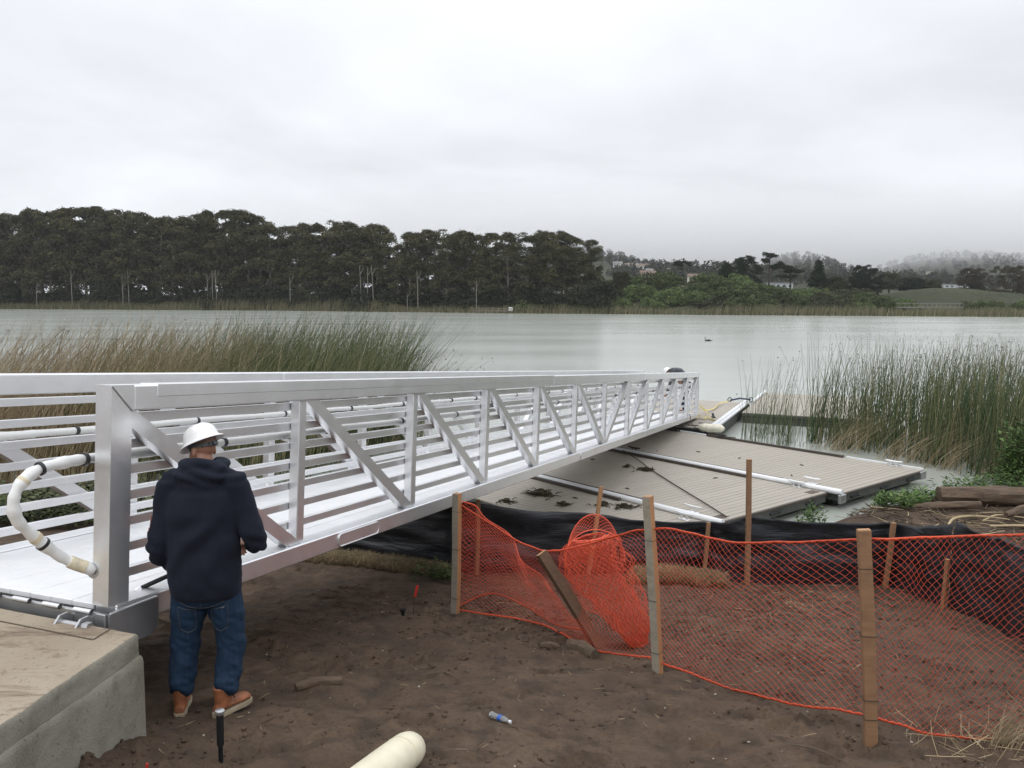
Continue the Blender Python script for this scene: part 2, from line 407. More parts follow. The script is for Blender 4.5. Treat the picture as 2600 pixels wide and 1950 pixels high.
for side in (0, 1):
    wo = 0.0 if side == 0 else GW
    sg = 1 if side == 0 else -1
    def wr(a, b):
        p, q = wo + sg * a, wo + sg * b
        return (min(p, q), max(p, q))
    # bottom chord in four lengths, butted with a hair gap
    cuts = [0.0, 4.95, 10.85, 17.4, LEN]
    for a, b in zip(cuts[:-1], cuts[1:]):
        gbox('bottom_chord', a + .002, b - .002, *wr(-.045, .12), -HB, 0, bev=.008)
    cuts = [PU * .0 + .12, 8.1 if side == 0 else 3.9, 15.2, LEN]
    for a, b in zip(cuts[:-1], cuts[1:]):
        gbox('top_chord', a + .002, b - .002, *wr(-.03, .105), VT - TCH, VT, bev=.01)
    # cap plate riding the chord's upper half on the first length
    if side == 0:
        gbox('chord_cap', .30, 8.09, *wr(-.0345, .108), VT - .074, VT + .004, bev=.003)
    # end posts, mitred into the top chord
    for k, (a, b) in enumerate(((-.045, .105), (LEN - .095, LEN))):
        mbp = MB()
        w0, w1 = wr(-.032, .088)
        if k == 0:
            poly = [G(a, w0, .001), G(b, w0, .001), G(b, w0, VT - TCH + .0), G(a, w0, VT)]
            mbp.prism(poly, gw, w1 - w0)
            o_ = mbp.obj('end_post', ALU, gang)
            tr = [G(a + .002, wo + sg * -.03, VT), G(b + .016, wo + sg * -.03, VT - TCH), G(.122, wo + sg * -.03, VT - TCH), G(.122, wo + sg * -.03, VT)]
            MB().prism(tr, gw * sg, .135).obj('mitre_end', ALU, gang)
            wb = [G(a + (b - a) * t, wo + sg * -.033, VT - .004 - (TCH - .004) * t) for t in np.linspace(0, 1, 14)]
            MB().tube(np.array(wb), .005, 6).obj('weld_bead', ALU_OLD, o_)
        else:
            gbox('end_post', a, b, w0, w1, .001, VT - TCH - .001)
    for k in range(1, 12):
        gbox('post', PL * k - PU, PL * k, *wr(0, PW), .001, VT - TCH - .001)
    for k in range(12):
        a, b = PL * k, PL * (k + 1)
        if k < 6: p, q = G(a + .07, wo + sg * PW / 2, VT - TCH), G(b - PU - .03, wo + sg * PW / 2, .0)
        else: p, q = G(a + .03, wo + sg * PW / 2, .0), G(b - PU - .07 + .02, wo + sg * PW / 2, VT - TCH)
        d = (q - p) / np.linalg.norm(q - p)
        n_ = np.cross(d, gw)
        # ends cut flush with the chords
        cw, ch = .0415, .05
        def cut(pt, vv):
            t_ = (vv - (pt - GO) @ gv) / (d @ gv); return pt + d * t_
        ends = []
        for base, vv in ((p, VT - TCH - .001 if k < 6 else .001), (q, .001 if k < 6 else VT - TCH - .001)):
            ends.append([cut(base + gw * cw * sx_ + n_ * ch * sy_, vv) for sx_, sy_ in ((-1, -1), (1, -1), (1, 1), (-1, 1))])
        MB().loft(ends).obj('diagonal', ALU, gang)
        foot = ends[1] if k < 6 else ends[0]
        c0 = np.mean(foot, 0)
        MB().tube(np.array([c0 + gw * -sg * (cw + .006) + gu * x_ + gv * .004 for x_ in np.linspace(-.075, .075, 6)]), .007, 6).obj('weld_bead', ALU_OLD, gang)
    # seven horizontal guard rails on the deck side of the posts
    for r_ in range(7):
        vt = 1.105 - .157 * r_
        gbox('guard_rail', .0 if side else .10, LEN - .05, *wr(PW + .003, PW + .041), vt - .06, vt, bev=.004)
# deck planks
nb = 9; wA, wB = .128, GW - .128
bw = (wB - wA) / nb
for i in range(nb):
    for a, b in ((.0, 7.58), (7.59, 15.2), (15.21, LEN)):
        gbox('deck_plank', a, b, wA + bw * i + .0015, wA + bw * (i + 1) - .0015, -.045, -.012 + (.0015 if i % 2 else 0), DECKM, bev=.003)
for k in range(13):
    gbox('cross_beam', max(.03, PL * k - .05), max(.11, PL * k + .03), wA + .002, wB - .002, -.135, -.047, bev=.004)
# repair plate on the near chord
def rounded(c, hu, hv, r_, w_, tilt=0, n=6):
    P = []
    for cx_, cy_, a0 in ((hu - r_, hv - r_, 0), (-hu + r_, hv - r_, 90), (-hu + r_, -hv + r_, 180), (hu - r_, -hv + r_, 270)):
        for t in range(n + 1):
            a = R(a0 + 90 * t / n); P.append(G(c[0] + cx_ + r_ * math.cos(a), w_, c[1] + cy_ + r_ * math.sin(a)))
    return np.array(P)
for (cu_, l_) in ((2.66, .33), (9.9, .30)):
    pl = rounded((cu_, -.072), l_, .052, .04, -.046)
    po = MB().prism(pl, -gw, .007).obj('patch_plate', ALU, gang)
    MB().tube(np.vstack([pl, pl[:1]]) - gw * .0045, .0065, 6, cap=False).obj('weld_bead', ALU, po)
# hinge: end plate, knuckles, lugs, shoe plate
hp = gbox('hinge_plate', -.075, -.047, -.04, GW + .04, -.215, -.035, ALU_OLD, .004)
for k in range(8):
    w_ = .05 + .245 * k
    t_ = MB(); a = [G(-.075 - .011, w_, -.028), G(-.075 - .011, w_ + .13, -.028)]
    t_.tube(np.array(a), .0155, 12, cap=False); t_.tube(np.array(a), .0095, 12, cap=False)
    V0 = t_.v
    kn = t_.obj('hinge_knuckle', ALU, gang, True)
for w_ in (.04, .20, 1.5, 1.66):
    poly = [G(-.077, w_, -.12), G(-.21, w_, -.155), G(-.21, w_, -.10), G(-.165, w_, -.045), G(-.11, w_, -.04), G(-.077, w_, -.065)]
    MB().prism(poly, gw, .014).obj('hinge_lug', ALU_OLD, gang)
MB().tube(np.array([G(-.15, .0, -.09), G(-.15, .24, -.09)]), .019, 12).obj('hinge_pin', ALU_OLD, gang, True)
MB().tube(np.array([G(-.15, -.014, -.09), G(-.15, .028, -.09)]), .032, 6).obj('nut', ALU_OLD, gang)
sh = [G(-.06, -.047, -.035), G(.31, -.047, -.022), G(.315, -.047, -.20), G(.25, -.047, -.243), G(-.06, -.047, -.243)]
shoe = MB().prism(sh, -gw, .014).obj('shoe_plate', ALU_OLD, gang)
MB().tube(np.array([G(-.05, -.055, -.034), G(.30, -.055, -.021)]), .008, 8).obj('weld_bead', ALU, shoe)
# wrapped hand rails
WRAP = simple('white_wrap', (.78, .78, .76), .38, 0, .05, 9, .35, 22)
STAIN = simple('yellowed_tape', (.68, .60, .44), .55, 0, .2, 25, .2, 60)
BAND = simple('black_tape', (.02, .02, .022), .45, 0, .2)
for side in (0, 1):
    sg = 1 if side == 0 else -1; wi = .19 if side == 0 else GW - .19
    pts = [(-.035, wi - sg * .10, .20), (-.16, wi - sg * .02, .28), (-.31, wi + .02, .42), (-.44, wi + .02, .56), (-.455, wi + .01, .70), (-.35, wi, .805), (-.16, wi, .835), (.1, wi, .84), (.8, wi, .84)]
    P = catmull([G(*p) for p in pts], 7)
    rad = .032 + .003 * np.sin(np.arange(len(P)) * 1.7) + .0035 * np.sin(np.arange(len(P)) * .63)
    h = MB().tube(P, rad, 14).obj('wrapped_hand_rail', WRAP, gang, True)
    us = np.arange(.8, LEN - .3, .28)
    P2 = np.array([G(a, wi, .84) + gv * .004 * math.sin(a * 3.1) for a in us])
    h2 = MB().tube(P2, (.029 + .002 * np.sin(us * 5.3)) * np.where(us > 4.4, .86, 1) if side else .029 + .002 * np.sin(us * 5.3), 10).obj('wrapped_hand_rail', WRAP, gang, True)
    # ties and stains along it
    def ring(P0, P1, r_, mat, nm, par): MB().tube(np.array([P0, P0 + (P1 - P0) * .5, P1]), [r_, r_ * 1.04, r_], 14).obj(nm, mat, par, True)
    for i0, i1, mt, nm, rr in ((2, 6, STAIN, 'tape_patch', .0365), (12, 13, BAND, 'tie_band', .040), (14, 15, STAIN, 'tape_patch', .0365), (31, 32, STAIN, 'tape_patch', .0365), (36, 37, BAND, 'tie_band', .040), (46, 47, BAND, 'tie_band', .040)):
        seg = P[i0:i1 + 1]
        if nm == 'tie_band': seg = np.array([P[i0] + (P[i1] - P[i0]) * t for t in (.2, .5, .8)])
        MB().tube(seg, rr, 14).obj(nm, mt, h, True)
    for a in list(np.arange(1.15, 7, 1.32)) + list(np.arange(8, LEN - 1, .95)):
        ring(G(a, wi, .84), G(a + .03, wi, .84), .0345, BAND, 'tie_band', h2)
    for k in range(0, 12):
        a = PL * k + PL - PU / 2
        MB().bar(G(a, wi - sg * .062, .80), G(a, wi, .812), .02, .02, gu).obj('rail_bracket', ALU, gang)
MB().tube(np.array([G(-.046, .09, .20), G(-.036, .09, .20)]), .047, 16).obj('rail_flange', ALU_OLD, gang, True)

# ------------------------------------------------------------------ abutment
def mat_concrete():
    M = Mat('concrete', (.3, .27, .22), .88, 0, .25)
    a = M.noise(1.6, 6, .65, dist=.4); b = M.noise(9, 6, .7, dist=.6); f = M.noise(90, 4, .7)
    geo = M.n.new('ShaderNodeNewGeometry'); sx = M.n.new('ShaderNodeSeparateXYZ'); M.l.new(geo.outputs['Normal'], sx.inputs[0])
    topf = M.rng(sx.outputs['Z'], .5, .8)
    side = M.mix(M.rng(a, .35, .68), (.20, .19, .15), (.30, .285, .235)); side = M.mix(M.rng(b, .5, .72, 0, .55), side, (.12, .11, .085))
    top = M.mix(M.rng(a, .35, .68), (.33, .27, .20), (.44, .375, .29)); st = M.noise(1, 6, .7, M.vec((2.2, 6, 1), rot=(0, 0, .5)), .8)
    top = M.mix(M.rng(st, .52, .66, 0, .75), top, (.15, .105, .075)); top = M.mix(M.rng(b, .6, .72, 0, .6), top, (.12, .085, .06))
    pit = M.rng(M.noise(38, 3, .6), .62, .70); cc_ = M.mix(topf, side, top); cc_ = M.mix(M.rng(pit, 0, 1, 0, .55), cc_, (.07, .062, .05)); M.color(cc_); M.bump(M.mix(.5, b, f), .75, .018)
    return M.m
CONC = mat_concrete()
ab = thing('concrete_abutment', 'stained concrete abutment carrying the shore end of the gangway', 'abutment', (-2.26, 4.87, 1.7))
def abox(name, zt, zb, grow, seed, lipcol=None):
    c0 = np.array([-2.058, 4.425]); e1 = np.array([-.933, .359]); e1 /= np.linalg.norm(e1); e2 = np.array([-.15, -.989])
    c0 = c0 - e1 * grow - e2 * grow * .6
    n1_, n2_ = 70, 70
    ring = [c0 + e1 * (3.6 * (1 - i / n1_)) for i in range(n1_)] + [c0 + e2 * (2.6 * i / n2_) for i in range(n2_ + 1)] + [c0 + e2 * 2.6 + e1 * 3.6]
    ring = np.array(ring); nr = len(ring)
    zs_ = [zt, zt - .012, zt - .04] + list(np.linspace(zt - .07, zb, 7)); V = []
    cen = ring.mean(0)
    for j, z in enumerate(zs_):
        inset = (.014, .004, 0)[j] if j < 3 else 0
        for i, q in enumerate(ring):
            d = (q - cen) / np.linalg.norm(q - cen)
            nz_ = float(fbm(np.array([i * .31 + seed]), np.array([z * 9.]), seed, 3)[0])
            rough = .010 * nz_ + (.016 * max(0, float(fbm(np.array([i * .17]), np.array([z * 4 + 3.]), seed + 5, 3)[0])) if j > 1 else 0)
            if j < 2: rough = .006 * nz_
            qq = q - d * (inset + (rough if grow == 0 else -rough))
            V.append((qq[0] + 2.26, qq[1] - 4.87, z - 1.7 + (.004 * nz_ if j < 2 else 0)))
    F = [(j * nr + i, j * nr + (i + 1) % nr, (j + 1) * nr + (i + 1) % nr, (j + 1) * nr + i) for j in range(len(zs_) - 1) for i in range(nr)]
    F.append(tuple(range(nr))[::-1])
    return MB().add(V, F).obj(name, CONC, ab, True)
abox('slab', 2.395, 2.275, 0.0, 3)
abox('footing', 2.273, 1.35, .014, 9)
# formed joint strips on the slab's top
e1 = np.array([-.933, .359, 0]); e1 /= np.linalg.norm(e1); e2 = np.array([-.15, -.989, 0])
c0 = np.array([.202, -.445, .696]) + e1 * .20
JOINT = simple('joint_dirt', (.10, .075, .05), .9)
MB().bar(c0 + e2 * .16, c0 + e2 * .16 + e1 * 3, .010, .006, e2).obj('joint', JOINT, ab)
MB().bar(c0 + e2 * .005, c0 + e2 * .156, .010, .006, e1).obj('joint', JOINT, ab)

# ------------------------------------------------------------------ floating docks
DZ = .48
da = np.array([.64, -.768, 0]); db = np.array([.768, .64, 0]); da /= np.linalg.norm(da); db /= np.linalg.norm(db)
def mat_board():
    M = Mat('composite_board', (.3, .26, .22), .62, 0, .35)
    rn = M.objrand()
    c = M.mix(M.rng(rn, 0, 1), (.365, .328, .276), (.39, .35, .297))
    c = M.mix(M.rng(M.noise(1.3, 5, .6), .4, .7, 0, .5), c, (.41, .37, .315))
    c = M.mix(M.rng(M.noise(5, 5, .7), .58, .75, 0, .3), c, (.20, .17, .14)); M.color(c)
    M.bump(M.noise(1, 3, .6, M.vec((8, 120, 120))), .12, .003); return M.m
BOARD = mat_board()
STRIP = simple('brown_edge_strip', (.065, .052, .043), .7, 0, .2)
FLOATM = simple('black_float', (.02, .021, .022), .5, 0, .3, 3)
FRAMEM = simple('wet_grey_frame', (.075, .08, .07), .6, .2, .35, 4)
PVC = simple('white_rub_rail', (.78, .79, .80), .3, 0, .06, 3)
DARKM = simple('dark_metal', (.035, .037, .04), .45, .6, .2)
def dock(name, label, o, ax, ay, la, lb, bstep=.142, boards_along_b=True, group='floating dock sections', sides=True):
    """rectangle from o along ax (la) and ay (lb)"""
    t = thing(name, label, 'dock', tuple(o), group)
    o = np.zeros(3); az = np.array([0, 0, 1.0])
    def P(a, b, z): return o + ax * a + ay * b + az * z
    n = int(round(la / bstep)); st = la / n
    me = MB().box((0, 0, 0), (st / 2 - .006, lb / 2 - .004, .0125), (ax, ay, az), .003).mesh('board', BOARD)
    for i in range(n):
        bo = mobj('board', me, t); bo.location = P(st * (i + .5), lb / 2, -.0125 + random.uniform(-.001, .001))
    fr = MB()
    for b in (.04, lb / 2, lb - .04): fr.box(P(la / 2, b, -.10), (la / 2 - .03, .035, .07), (ax, ay, az), .004)
    for a in (.04, la - .04): fr.box(P(a, lb / 2, -.10), (.035, lb / 2 - .03, .068), (ax, ay, az), .004)
    fr.obj('frame', FRAMEM, t)
    for a in np.arange(.7, la - .3, 1.45):
        for b in (.75, lb - .75):
            MB().box(P(a, b, -.345), (.6, .62, .17), (ax, ay, az), .03).obj('float', FLOATM, t)
    for a in (.02, la - .02):
        for b in np.arange(.5, lb - .2, 1.2):
            MB().box(P(a + (.045 if a > 1 else -.045), b, -.12), (.02, .16, .02), (ax, ay, az), .004).obj('bracket', DARKM, t)
    MB().box(P(la + .0155, lb / 2, -.035), (.012, lb / 2, .022), (ax, ay, az), .003).obj('end_trim', STRIP, t)
    MB().box(P(la + .004, lb / 2, -.125), (.008, lb / 2 - .05, .065), (ax, ay, az), .003).obj('fascia', FRAMEM, t)
    return t, P
def cleat(pt, ax, name='cleat', parent=None, mat=None, s=1.0):
    ax = np.asarray(ax, float); ax = ax / np.linalg.norm(ax); ay = np.cross((0, 0, 1), ax); az = np.array([0, 0, 1.])
    mb = MB(); pt = np.asarray(pt, float)
    mb.box(pt + az * .006, (.09 * s, .035 * s, .006), (ax, ay, az), .002)
    for sg in (-1, 1): mb.tube(np.array([pt + ax * .045 * s * sg + az * z for z in (.01, .04 * s, .075 * s)]), [.02 * s, .014 * s, .017 * s], 8)
    mb.tube(np.array([pt + ax * x * s + az * (.078 + .012 * (x / .15) ** 2) * s for x in (-.155, -.12, -.06, 0, .06, .12, .155)]), np.array([.009, .015, .018, .018, .018, .015, .009]) * s, 8)
    return mb.obj(name, mat or ALU, parent, True)
def rail_tube(P, t, b, a0, a1, r_, z=.03, mat=None, n=12):
    xs_ = np.linspace(a0, a1, 6)
    return MB().tube(np.array([P(x, b, z) for x in xs_]), r_, n).obj('rub_rail', mat or PVC, t, True)
LA = 7.3
def dorg(aend, b0): return da * (aend - LA) + db * b0 + np.array([0, 0, DZ])
d3, P3 = dock('floating_dock', 'tan boarded floating dock beside the tall green reeds', dorg(-8.1, 15.12), da, db, LA, 3.52)
d2, P2 = dock('floating_dock', 'tan boarded floating dock between the two long white rails', dorg(-8.33, 11.48), da, db, LA, 3.52)
d1, P1 = dock('floating_dock', 'tan boarded floating dock nearest the black silt fence, littered with weed', dorg(-8.5, 9.35), da, db, LA, 2.02)
def strip(P, t, b, a0, a1, h=.03, w=.036):
    MB().box(P((a0 + a1) / 2, b, h), ((a1 - a0) / 2, w, h - .002), (da, db, (0, 0, 1)), .004).obj('edge_strip', STRIP, t)
rail_tube(P2, d2, -.055, .2, LA + .15, .058, .035); strip(P2, d2, .10, .1, LA - 1.7); strip(P1, d1, 1.95, .4, LA - 1.9)
rail_tube(P3, d3, -.06, .2, LA + .06, .058, .035); strip(P3, d3, .10, .1, LA - 1.35); strip(P2, d2, 3.43, .4, LA - 1.75)
MB().box(P3(LA - .9, 3.54, .012), (.9, .018, .03), (da, db, (0, 0, 1)), .006).obj('rub_rail', PVC, d3)
MB().box(P3(LA - 6.35, 3.54, .012), (.45, .018, .03), (da, db, (0, 0, 1)), .006).obj('rub_rail', PVC, d3)
strip(P3, d3, 3.49, LA - 5.8, LA - 1.85); strip(P3, d3, 3.49, .1, .45)
# grey connector boxes at the dock ends
for P_, t_, b_ in ((P3, d3, -.06), (P2, d2, -.06), (P3, d3, 3.4)):
    MB().box(P_(LA + .045, b_ + .03, -.10), (.03, .11, .085), (da, db, (0, 0, 1)), .008).obj('end_bracket', ALU_OLD, t_)
def in_dock(t, xy): return np.array([xy[0] - t.location[0], xy[1] - t.location[1], 0.0])
for t_, xy, nm, mt in ((d2, (3.22, 14.42), 0, None), (d1, (2.96, 13.93), 0, None), (d3, (6.18, 16.77), 0, None), (d2, (5.75, 16.47), 0, None), (d3, (8.70, 18.62), 0, None), (d3, (5.66, 22.25), 0, DARKM), (d2, (3.02, 20.24), 0, DARKM)):
    cleat(in_dock(t_, xy), da, 'cleat', t_, mt, 1.25)
for t_, xy in ((d2, (3.62, 14.1)), (d2, (5.9, 15.99))):
    MB().box(in_dock(t_, xy) + np.array([0, 0, .002]), (.15, .085, .003), (db, da, (0, 0, 1))).obj('hatch', simple('hatch_brown', (.10, .075, .055), .7), t_)
dc = np.array([.405, .914, 0]); dc /= np.linalg.norm(dc); dn = np.array([.914, -.405, 0]); dn /= np.linalg.norm(dn)
lo = np.array([5.72, 23.85, DZ + .02]) - dn * 2.9
dL, PLd = dock('floating_dock', 'tan landing dock under the far end of the gangway', lo, dc, dn, 6.7, 2.9)
rail_tube(PLd, dL, 2.97, -.12, 6.9, .07, .045); rail_tube(PLd, dL, 3.12, .1, 6.75, .05, .06, PVC)
MB().box(PLd(3.3, 3.05, -.16), (3.3, .06, .13), (dc, dn, (0, 0, 1)), .01).obj('fender_skirt', FRAMEM, dL)
bp_ = np.array([PLd(-.2, x, .05) for x in (2.62, 2.68, 2.8, 3.05, 3.3, 3.38)])
MB().tube(bp_, [.03, .10, .125, .125, .11, .04], 14).obj('bumper', simple('cream_bumper', (.74, .70, .58), .4), dL, True)
MB().box(PLd(-.02, 1.5, -.16), (.012, 1.45, .13), (dc, dn, (0, 0, 1)), .003).obj('end_skirt', FLOATM, dL)
for a, b in ((.35, 2.4), (.05, 2.0), (.9, 2.62)): MB().box(PLd(a, b, .012), (.02, .18, .01), (dc, dn, (0, 0, 1))).obj('edge_strip', STRIP, dL)
lo2 = np.array([7.62, 27.3, DZ + .02])
dF, PF = dock('floating_dock', 'tan floating dock farthest out behind the reeds', lo2, dc, dn, 6.35, 4.0)
rail_tube(PF, dF, 3.98, 0, 6.3, .06, .03); rail_tube(PF, dF, -.03, 2.6, 6.4, .06, .05)
MB().box(PF(-.02, 2.0, -.26), (.012, 1.95, .22), (dc, dn, (0, 0, 1)), .003).obj('end_skirt', FRAMEM, dF)
MB().box(PF(-.036, 2.0, -.13), (.004, 1.95, .022), (dc, dn, (0, 0, 1))).obj('edge_strip', FLOATM, dF)
MB().box(PF(-.036, 2.0, -.22), (.004, 1.95, .008), (dc, dn, (0, 0, 1))).obj('edge_strip', FLOATM, dF)

# ------------------------------------------------------------------ fences
ORANGE = simple('orange_plastic', (.68, .088, .034), .45, 0, .15, 2)
def net_strands(S, nc, nr, r0_=.0014, edge=.006, sub=1):
    """diamond net over a surface S(i in 0..nc, j in 0..nr) -> Nx3. Returns verts, faces"""
    I, J, K, Lq = [], [], [], []
    for j in range(nr):
        for i in range(nc):
            o_ = .5 * (j % 2)
            for di in (-.5, .5):
                I.append(i + o_); J.append(j); K.append(i + o_ + di); Lq.append(j + 1)
    I, J, K, Lq = map(lambda q: np.array(q, float), (I, J, K, Lq))
    A, B = S(np.clip(I, 0, nc), J), S(np.clip(K, 0, nc), Lq)
    D = B - A; D /= np.linalg.norm(D, axis=1)[:, None] + 1e-9
    A = A - D * .002; B = B + D * .002
    ref = np.tile(np.array([0.31, .73, .61]), (len(A), 1)); n1_ = np.cross(D, ref); n1_ /= np.linalg.norm(n1_, axis=1)[:, None] + 1e-9; n2_ = np.cross(D, n1_)
    V = []; 
    for base in (A, B):
        for k in range(3):
            a = 2 * math.pi * k / 3; V.append(base + r0_ * (math.cos(a) * n1_ + math.sin(a) * n2_))
    N = len(A); V = np.stack(V, 1).reshape(-1, 3); b0 = np.arange(N)[:, None] * 6
    F = np.concatenate([b0 + np.array([[k, (k + 1) % 3, 3 + (k + 1) % 3, 3 + k]]) for k in range(3)])
    return V, F
def edge_strip_net(S, nc, j, wd, toward):
    """flat solid selvedge with scallops"""
    ii = np.arange(0, nc + .01, .25); C_ = S(ii, np.full(len(ii), float(j))); D_ = S(ii, np.full(len(ii), float(j + toward)))
    d = D_ - C_; d /= np.linalg.norm(d, axis=1)[:, None] + 1e-9
    sc = wd * (.55 + .75 * np.abs(np.cos(np.pi * (ii + (.5 if j % 2 else 0)))) ** 3)
    nrm = np.cross(np.gradient(C_, axis=0), d); nrm /= np.linalg.norm(nrm, axis=1)[:, None] + 1e-9
    V = np.stack([C_ - d * wd * .3 + nrm * .002, C_ + d * sc[:, None] + nrm * .002, C_ + d * sc[:, None] - nrm * .002, C_ - d * wd * .3 - nrm * .002], 1).reshape(-1, 3)
    n = len(ii); i0 = (np.arange(n - 1) * 4)[:, None]
    F = np.concatenate([i0 + np.array([[0, 1, 5, 4]]), i0 + np.array([[1, 2, 6, 5]]), i0 + np.array([[2, 3, 7, 6]]), i0 + np.array([[3, 0, 4, 7]])])
    return V, F
def net_obj(name, S, nc, nr, r0_=.0014, parent=None, edges=True, wd=.014):
    V, F = net_strands(S, nc, nr, r0_)
    Vs, Fs, n = [V], [F], len(V)
    if edges:
        for j, tw in ((0, 1), (nr, -1)):
            v_, f_ = edge_strip_net(S, nc, j, wd, tw); Vs.append(v_); Fs.append(f_ + n); n += len(v_)
    return mobj(name, arr_mesh(name, np.concatenate(Vs), np.concatenate(Fs), ORANGE), parent)

# net line: stake one, stake two, stake three, on past the frame to the right
NB = [(-.57, 8.33), (.30, 7.78), (.70, 7.0), (1.16, 6.53), (1.75, 5.88), (2.24, 5.02), (2.9, 5.12), (3.9, 5.30), (5.2, 5.6)]
NT = [(-.54, 8.30), (.18, 7.60), (.62, 7.10), (1.13, 6.50), (1.62, 5.86), (2.20, 4.99), (2.9, 4.90), (3.9, 5.02), (5.2, 5.3)]
NTZ = [2.17, 1.93, 2.10, 2.42, 2.50, 2.78, 2.83, 2.86, 2.86]
NBZ = [1.03, None, None, 1.30, None, 1.62, 1.42, 1.37, 1.35]
NBp = catmull([(x, y, (gz(x, y) + .035) if z is None else z) for (x, y), z in zip(NB, NBZ)], 10)
NTp = catmull([(x, y, z) for (x, y), z in zip(NT, NTZ)], 10)
def resample(P, n):
    d = np.concatenate([[0], np.cumsum(np.linalg.norm(np.diff(P, axis=0), axis=1))]); t = np.linspace(0, d[-1], n)
    return np.stack([np.interp(t, d, P[:, k]) for k in range(3)], 1), d[-1]
# keep parameters aligned by control point rather than arc length
def S_net(i, j, nc=116, nr=48):
    i0_ = np.asarray(i, float); j0_ = np.asarray(j, float); edge_ = np.sin(np.pi * j0_ / nr)
    i = np.clip(i0_ + 1.3 * fbm(i0_ * .13, j0_ * .08, 171, 3), 0, nc); j = j0_ + 2.0 * edge_ * fbm(i0_ * .11, j0_ * .10, 172, 3)
    t = np.asarray(i) / nc * (len(NBp) - 1); k = np.clip(np.floor(t).astype(int), 0, len(NBp) - 2); f = (t - k)[:, None]
    b = NBp[k] * (1 - f) + NBp[k + 1] * f; tp = NTp[k] * (1 - f) + NTp[k + 1] * f
    q = (np.asarray(j) / nr)[:, None]; P = b * (1 - q) + tp * q
    s_ = t / (len(NBp) - 1)
    wob = .035 * np.sin(np.pi * q[:, 0]) * fbm(s_ * 9, q[:, 0] * 1.3, 71, 3) + .012 * fbm(s_ * 40, q[:, 0] * 6, 72, 2)
    left = sstep(.40, .30, s_) 
    wob = wob + left * np.sin(np.pi * q[:, 0]) * .16 * fbm(s_ * 13, q[:, 0] * 3, 75, 2)
    P[:, 0] += wob * .75; P[:, 1] += wob * .66; P[:, 2] += .012 * fbm(s_ * 30, q[:, 0] * 3, 73, 2)
    return P
net = net_obj('safety_net_fence', S_net, 116, 48)
tag(net, 'orange plastic mesh safety netting strung between the wooden stakes', 'netting')
# slack fold hanging from the first stake
fold_t = catmull([(-.50, 8.28, 2.19), (-.25, 8.12, 2.09), (.02, 7.92, 1.86), (.22, 7.72, 1.64), (.42, 7.6, 1.50)], 8)
fold_b = catmull([(-.54, 8.30, 1.08), (-.2, 8.28, 1.22), (.15, 8.1, 1.15), (.45, 7.85, 1.06), (.75, 7.72, 1.06)], 8)
def S_fold(i, j, nc=22, nr=46):
    t = np.asarray(i) / nc * (len(fold_t) - 1); k = np.clip(np.floor(t).astype(int), 0, len(fold_t) - 2); f = (t - k)[:, None]
    b = fold_b[k] * (1 - f) + fold_b[k + 1] * f; tp = fold_t[k] * (1 - f) + fold_t[k + 1] * f; q = (np.asarray(j) / nr)[:, None]
    P = b * (1 - q) + tp * q; w_ = .07 * np.sin(np.pi * q[:, 0]) * fbm(t * .2, q[:, 0] * 2.5, 81, 3) + .05 * q[:, 0] * np.sin(t * .55)
    P[:, 0] += w_ * .6; P[:, 1] += w_ * .8; return P
fo = net_obj('net_fold', S_fold, 22, 46, parent=None)
fo.parent = net
# bundled roll of surplus netting
bund = thing('net_bundle', 'bunched roll of surplus orange netting leaning between two stakes', 'netting', (.9, 7.4, 1.0))
bax = catmull([(1.17, 7.32, 1.10), (1.06, 7.36, 1.34), (.88, 7.42, 1.60), (.76, 7.46, 1.86), (.72, 7.46, 2.06)], 8) - np.array([.9, 7.4, 1.0])
def S_roll(scale, seed, turns):
    brad = np.interp(np.linspace(0, 1, len(bax)), [0, .15, .45, .75, .95, 1], [.08, .15, .25, .30, .27, .17])
    def S(i, j, nc=30, nr=34):
        q = np.asarray(j) / nr; k = np.clip(q * (len(bax) - 1), 0, len(bax) - 1.001); k0 = k.astype(int); f = (k - k0)[:, None]
        c = bax[k0] * (1 - f) + bax[k0 + 1] * f; rr = np.interp(k, np.arange(len(bax)), brad) * scale
        th = 2 * math.pi * turns * np.asarray(i) / nc + seed
        rr = rr * (1 + .55 * fbm(th * .9, q * 5, seed, 4)) * (1 + .06 * np.sin(th * 3 + q * 5))
        d = np.stack([np.cos(th), np.sin(th), .25 * np.cos(th + .6)], 1); return c + d * rr[:, None]
    return S
for sc_, sd_, nc_ in ((1.06, 1, 62), (.95, 4, 58), (.80, 7, 54)):
    net_obj('net_layer', S_roll(sc_, sd_, 1.15), 30, 34, .0018, bund, True, .008)
def S_loop(i, j, nc=24, nr=9):
    th = np.asarray(i) / nc * 3.6 - .2; q = np.asarray(j) / nr
    x = .70 + .25 * np.cos(th) * (1 + .1 * q) + .05; z = 1.93 + .33 * np.sin(th) - .12 * q * np.sin(th); y = 7.40 + .14 * np.sin(th * 1.3) - .10 * q
    return np.stack([x - .9, y - 7.4, z - 1.0], 1)
net_obj('net_loop', S_loop, 24, 9, .0019, bund, True, .008)

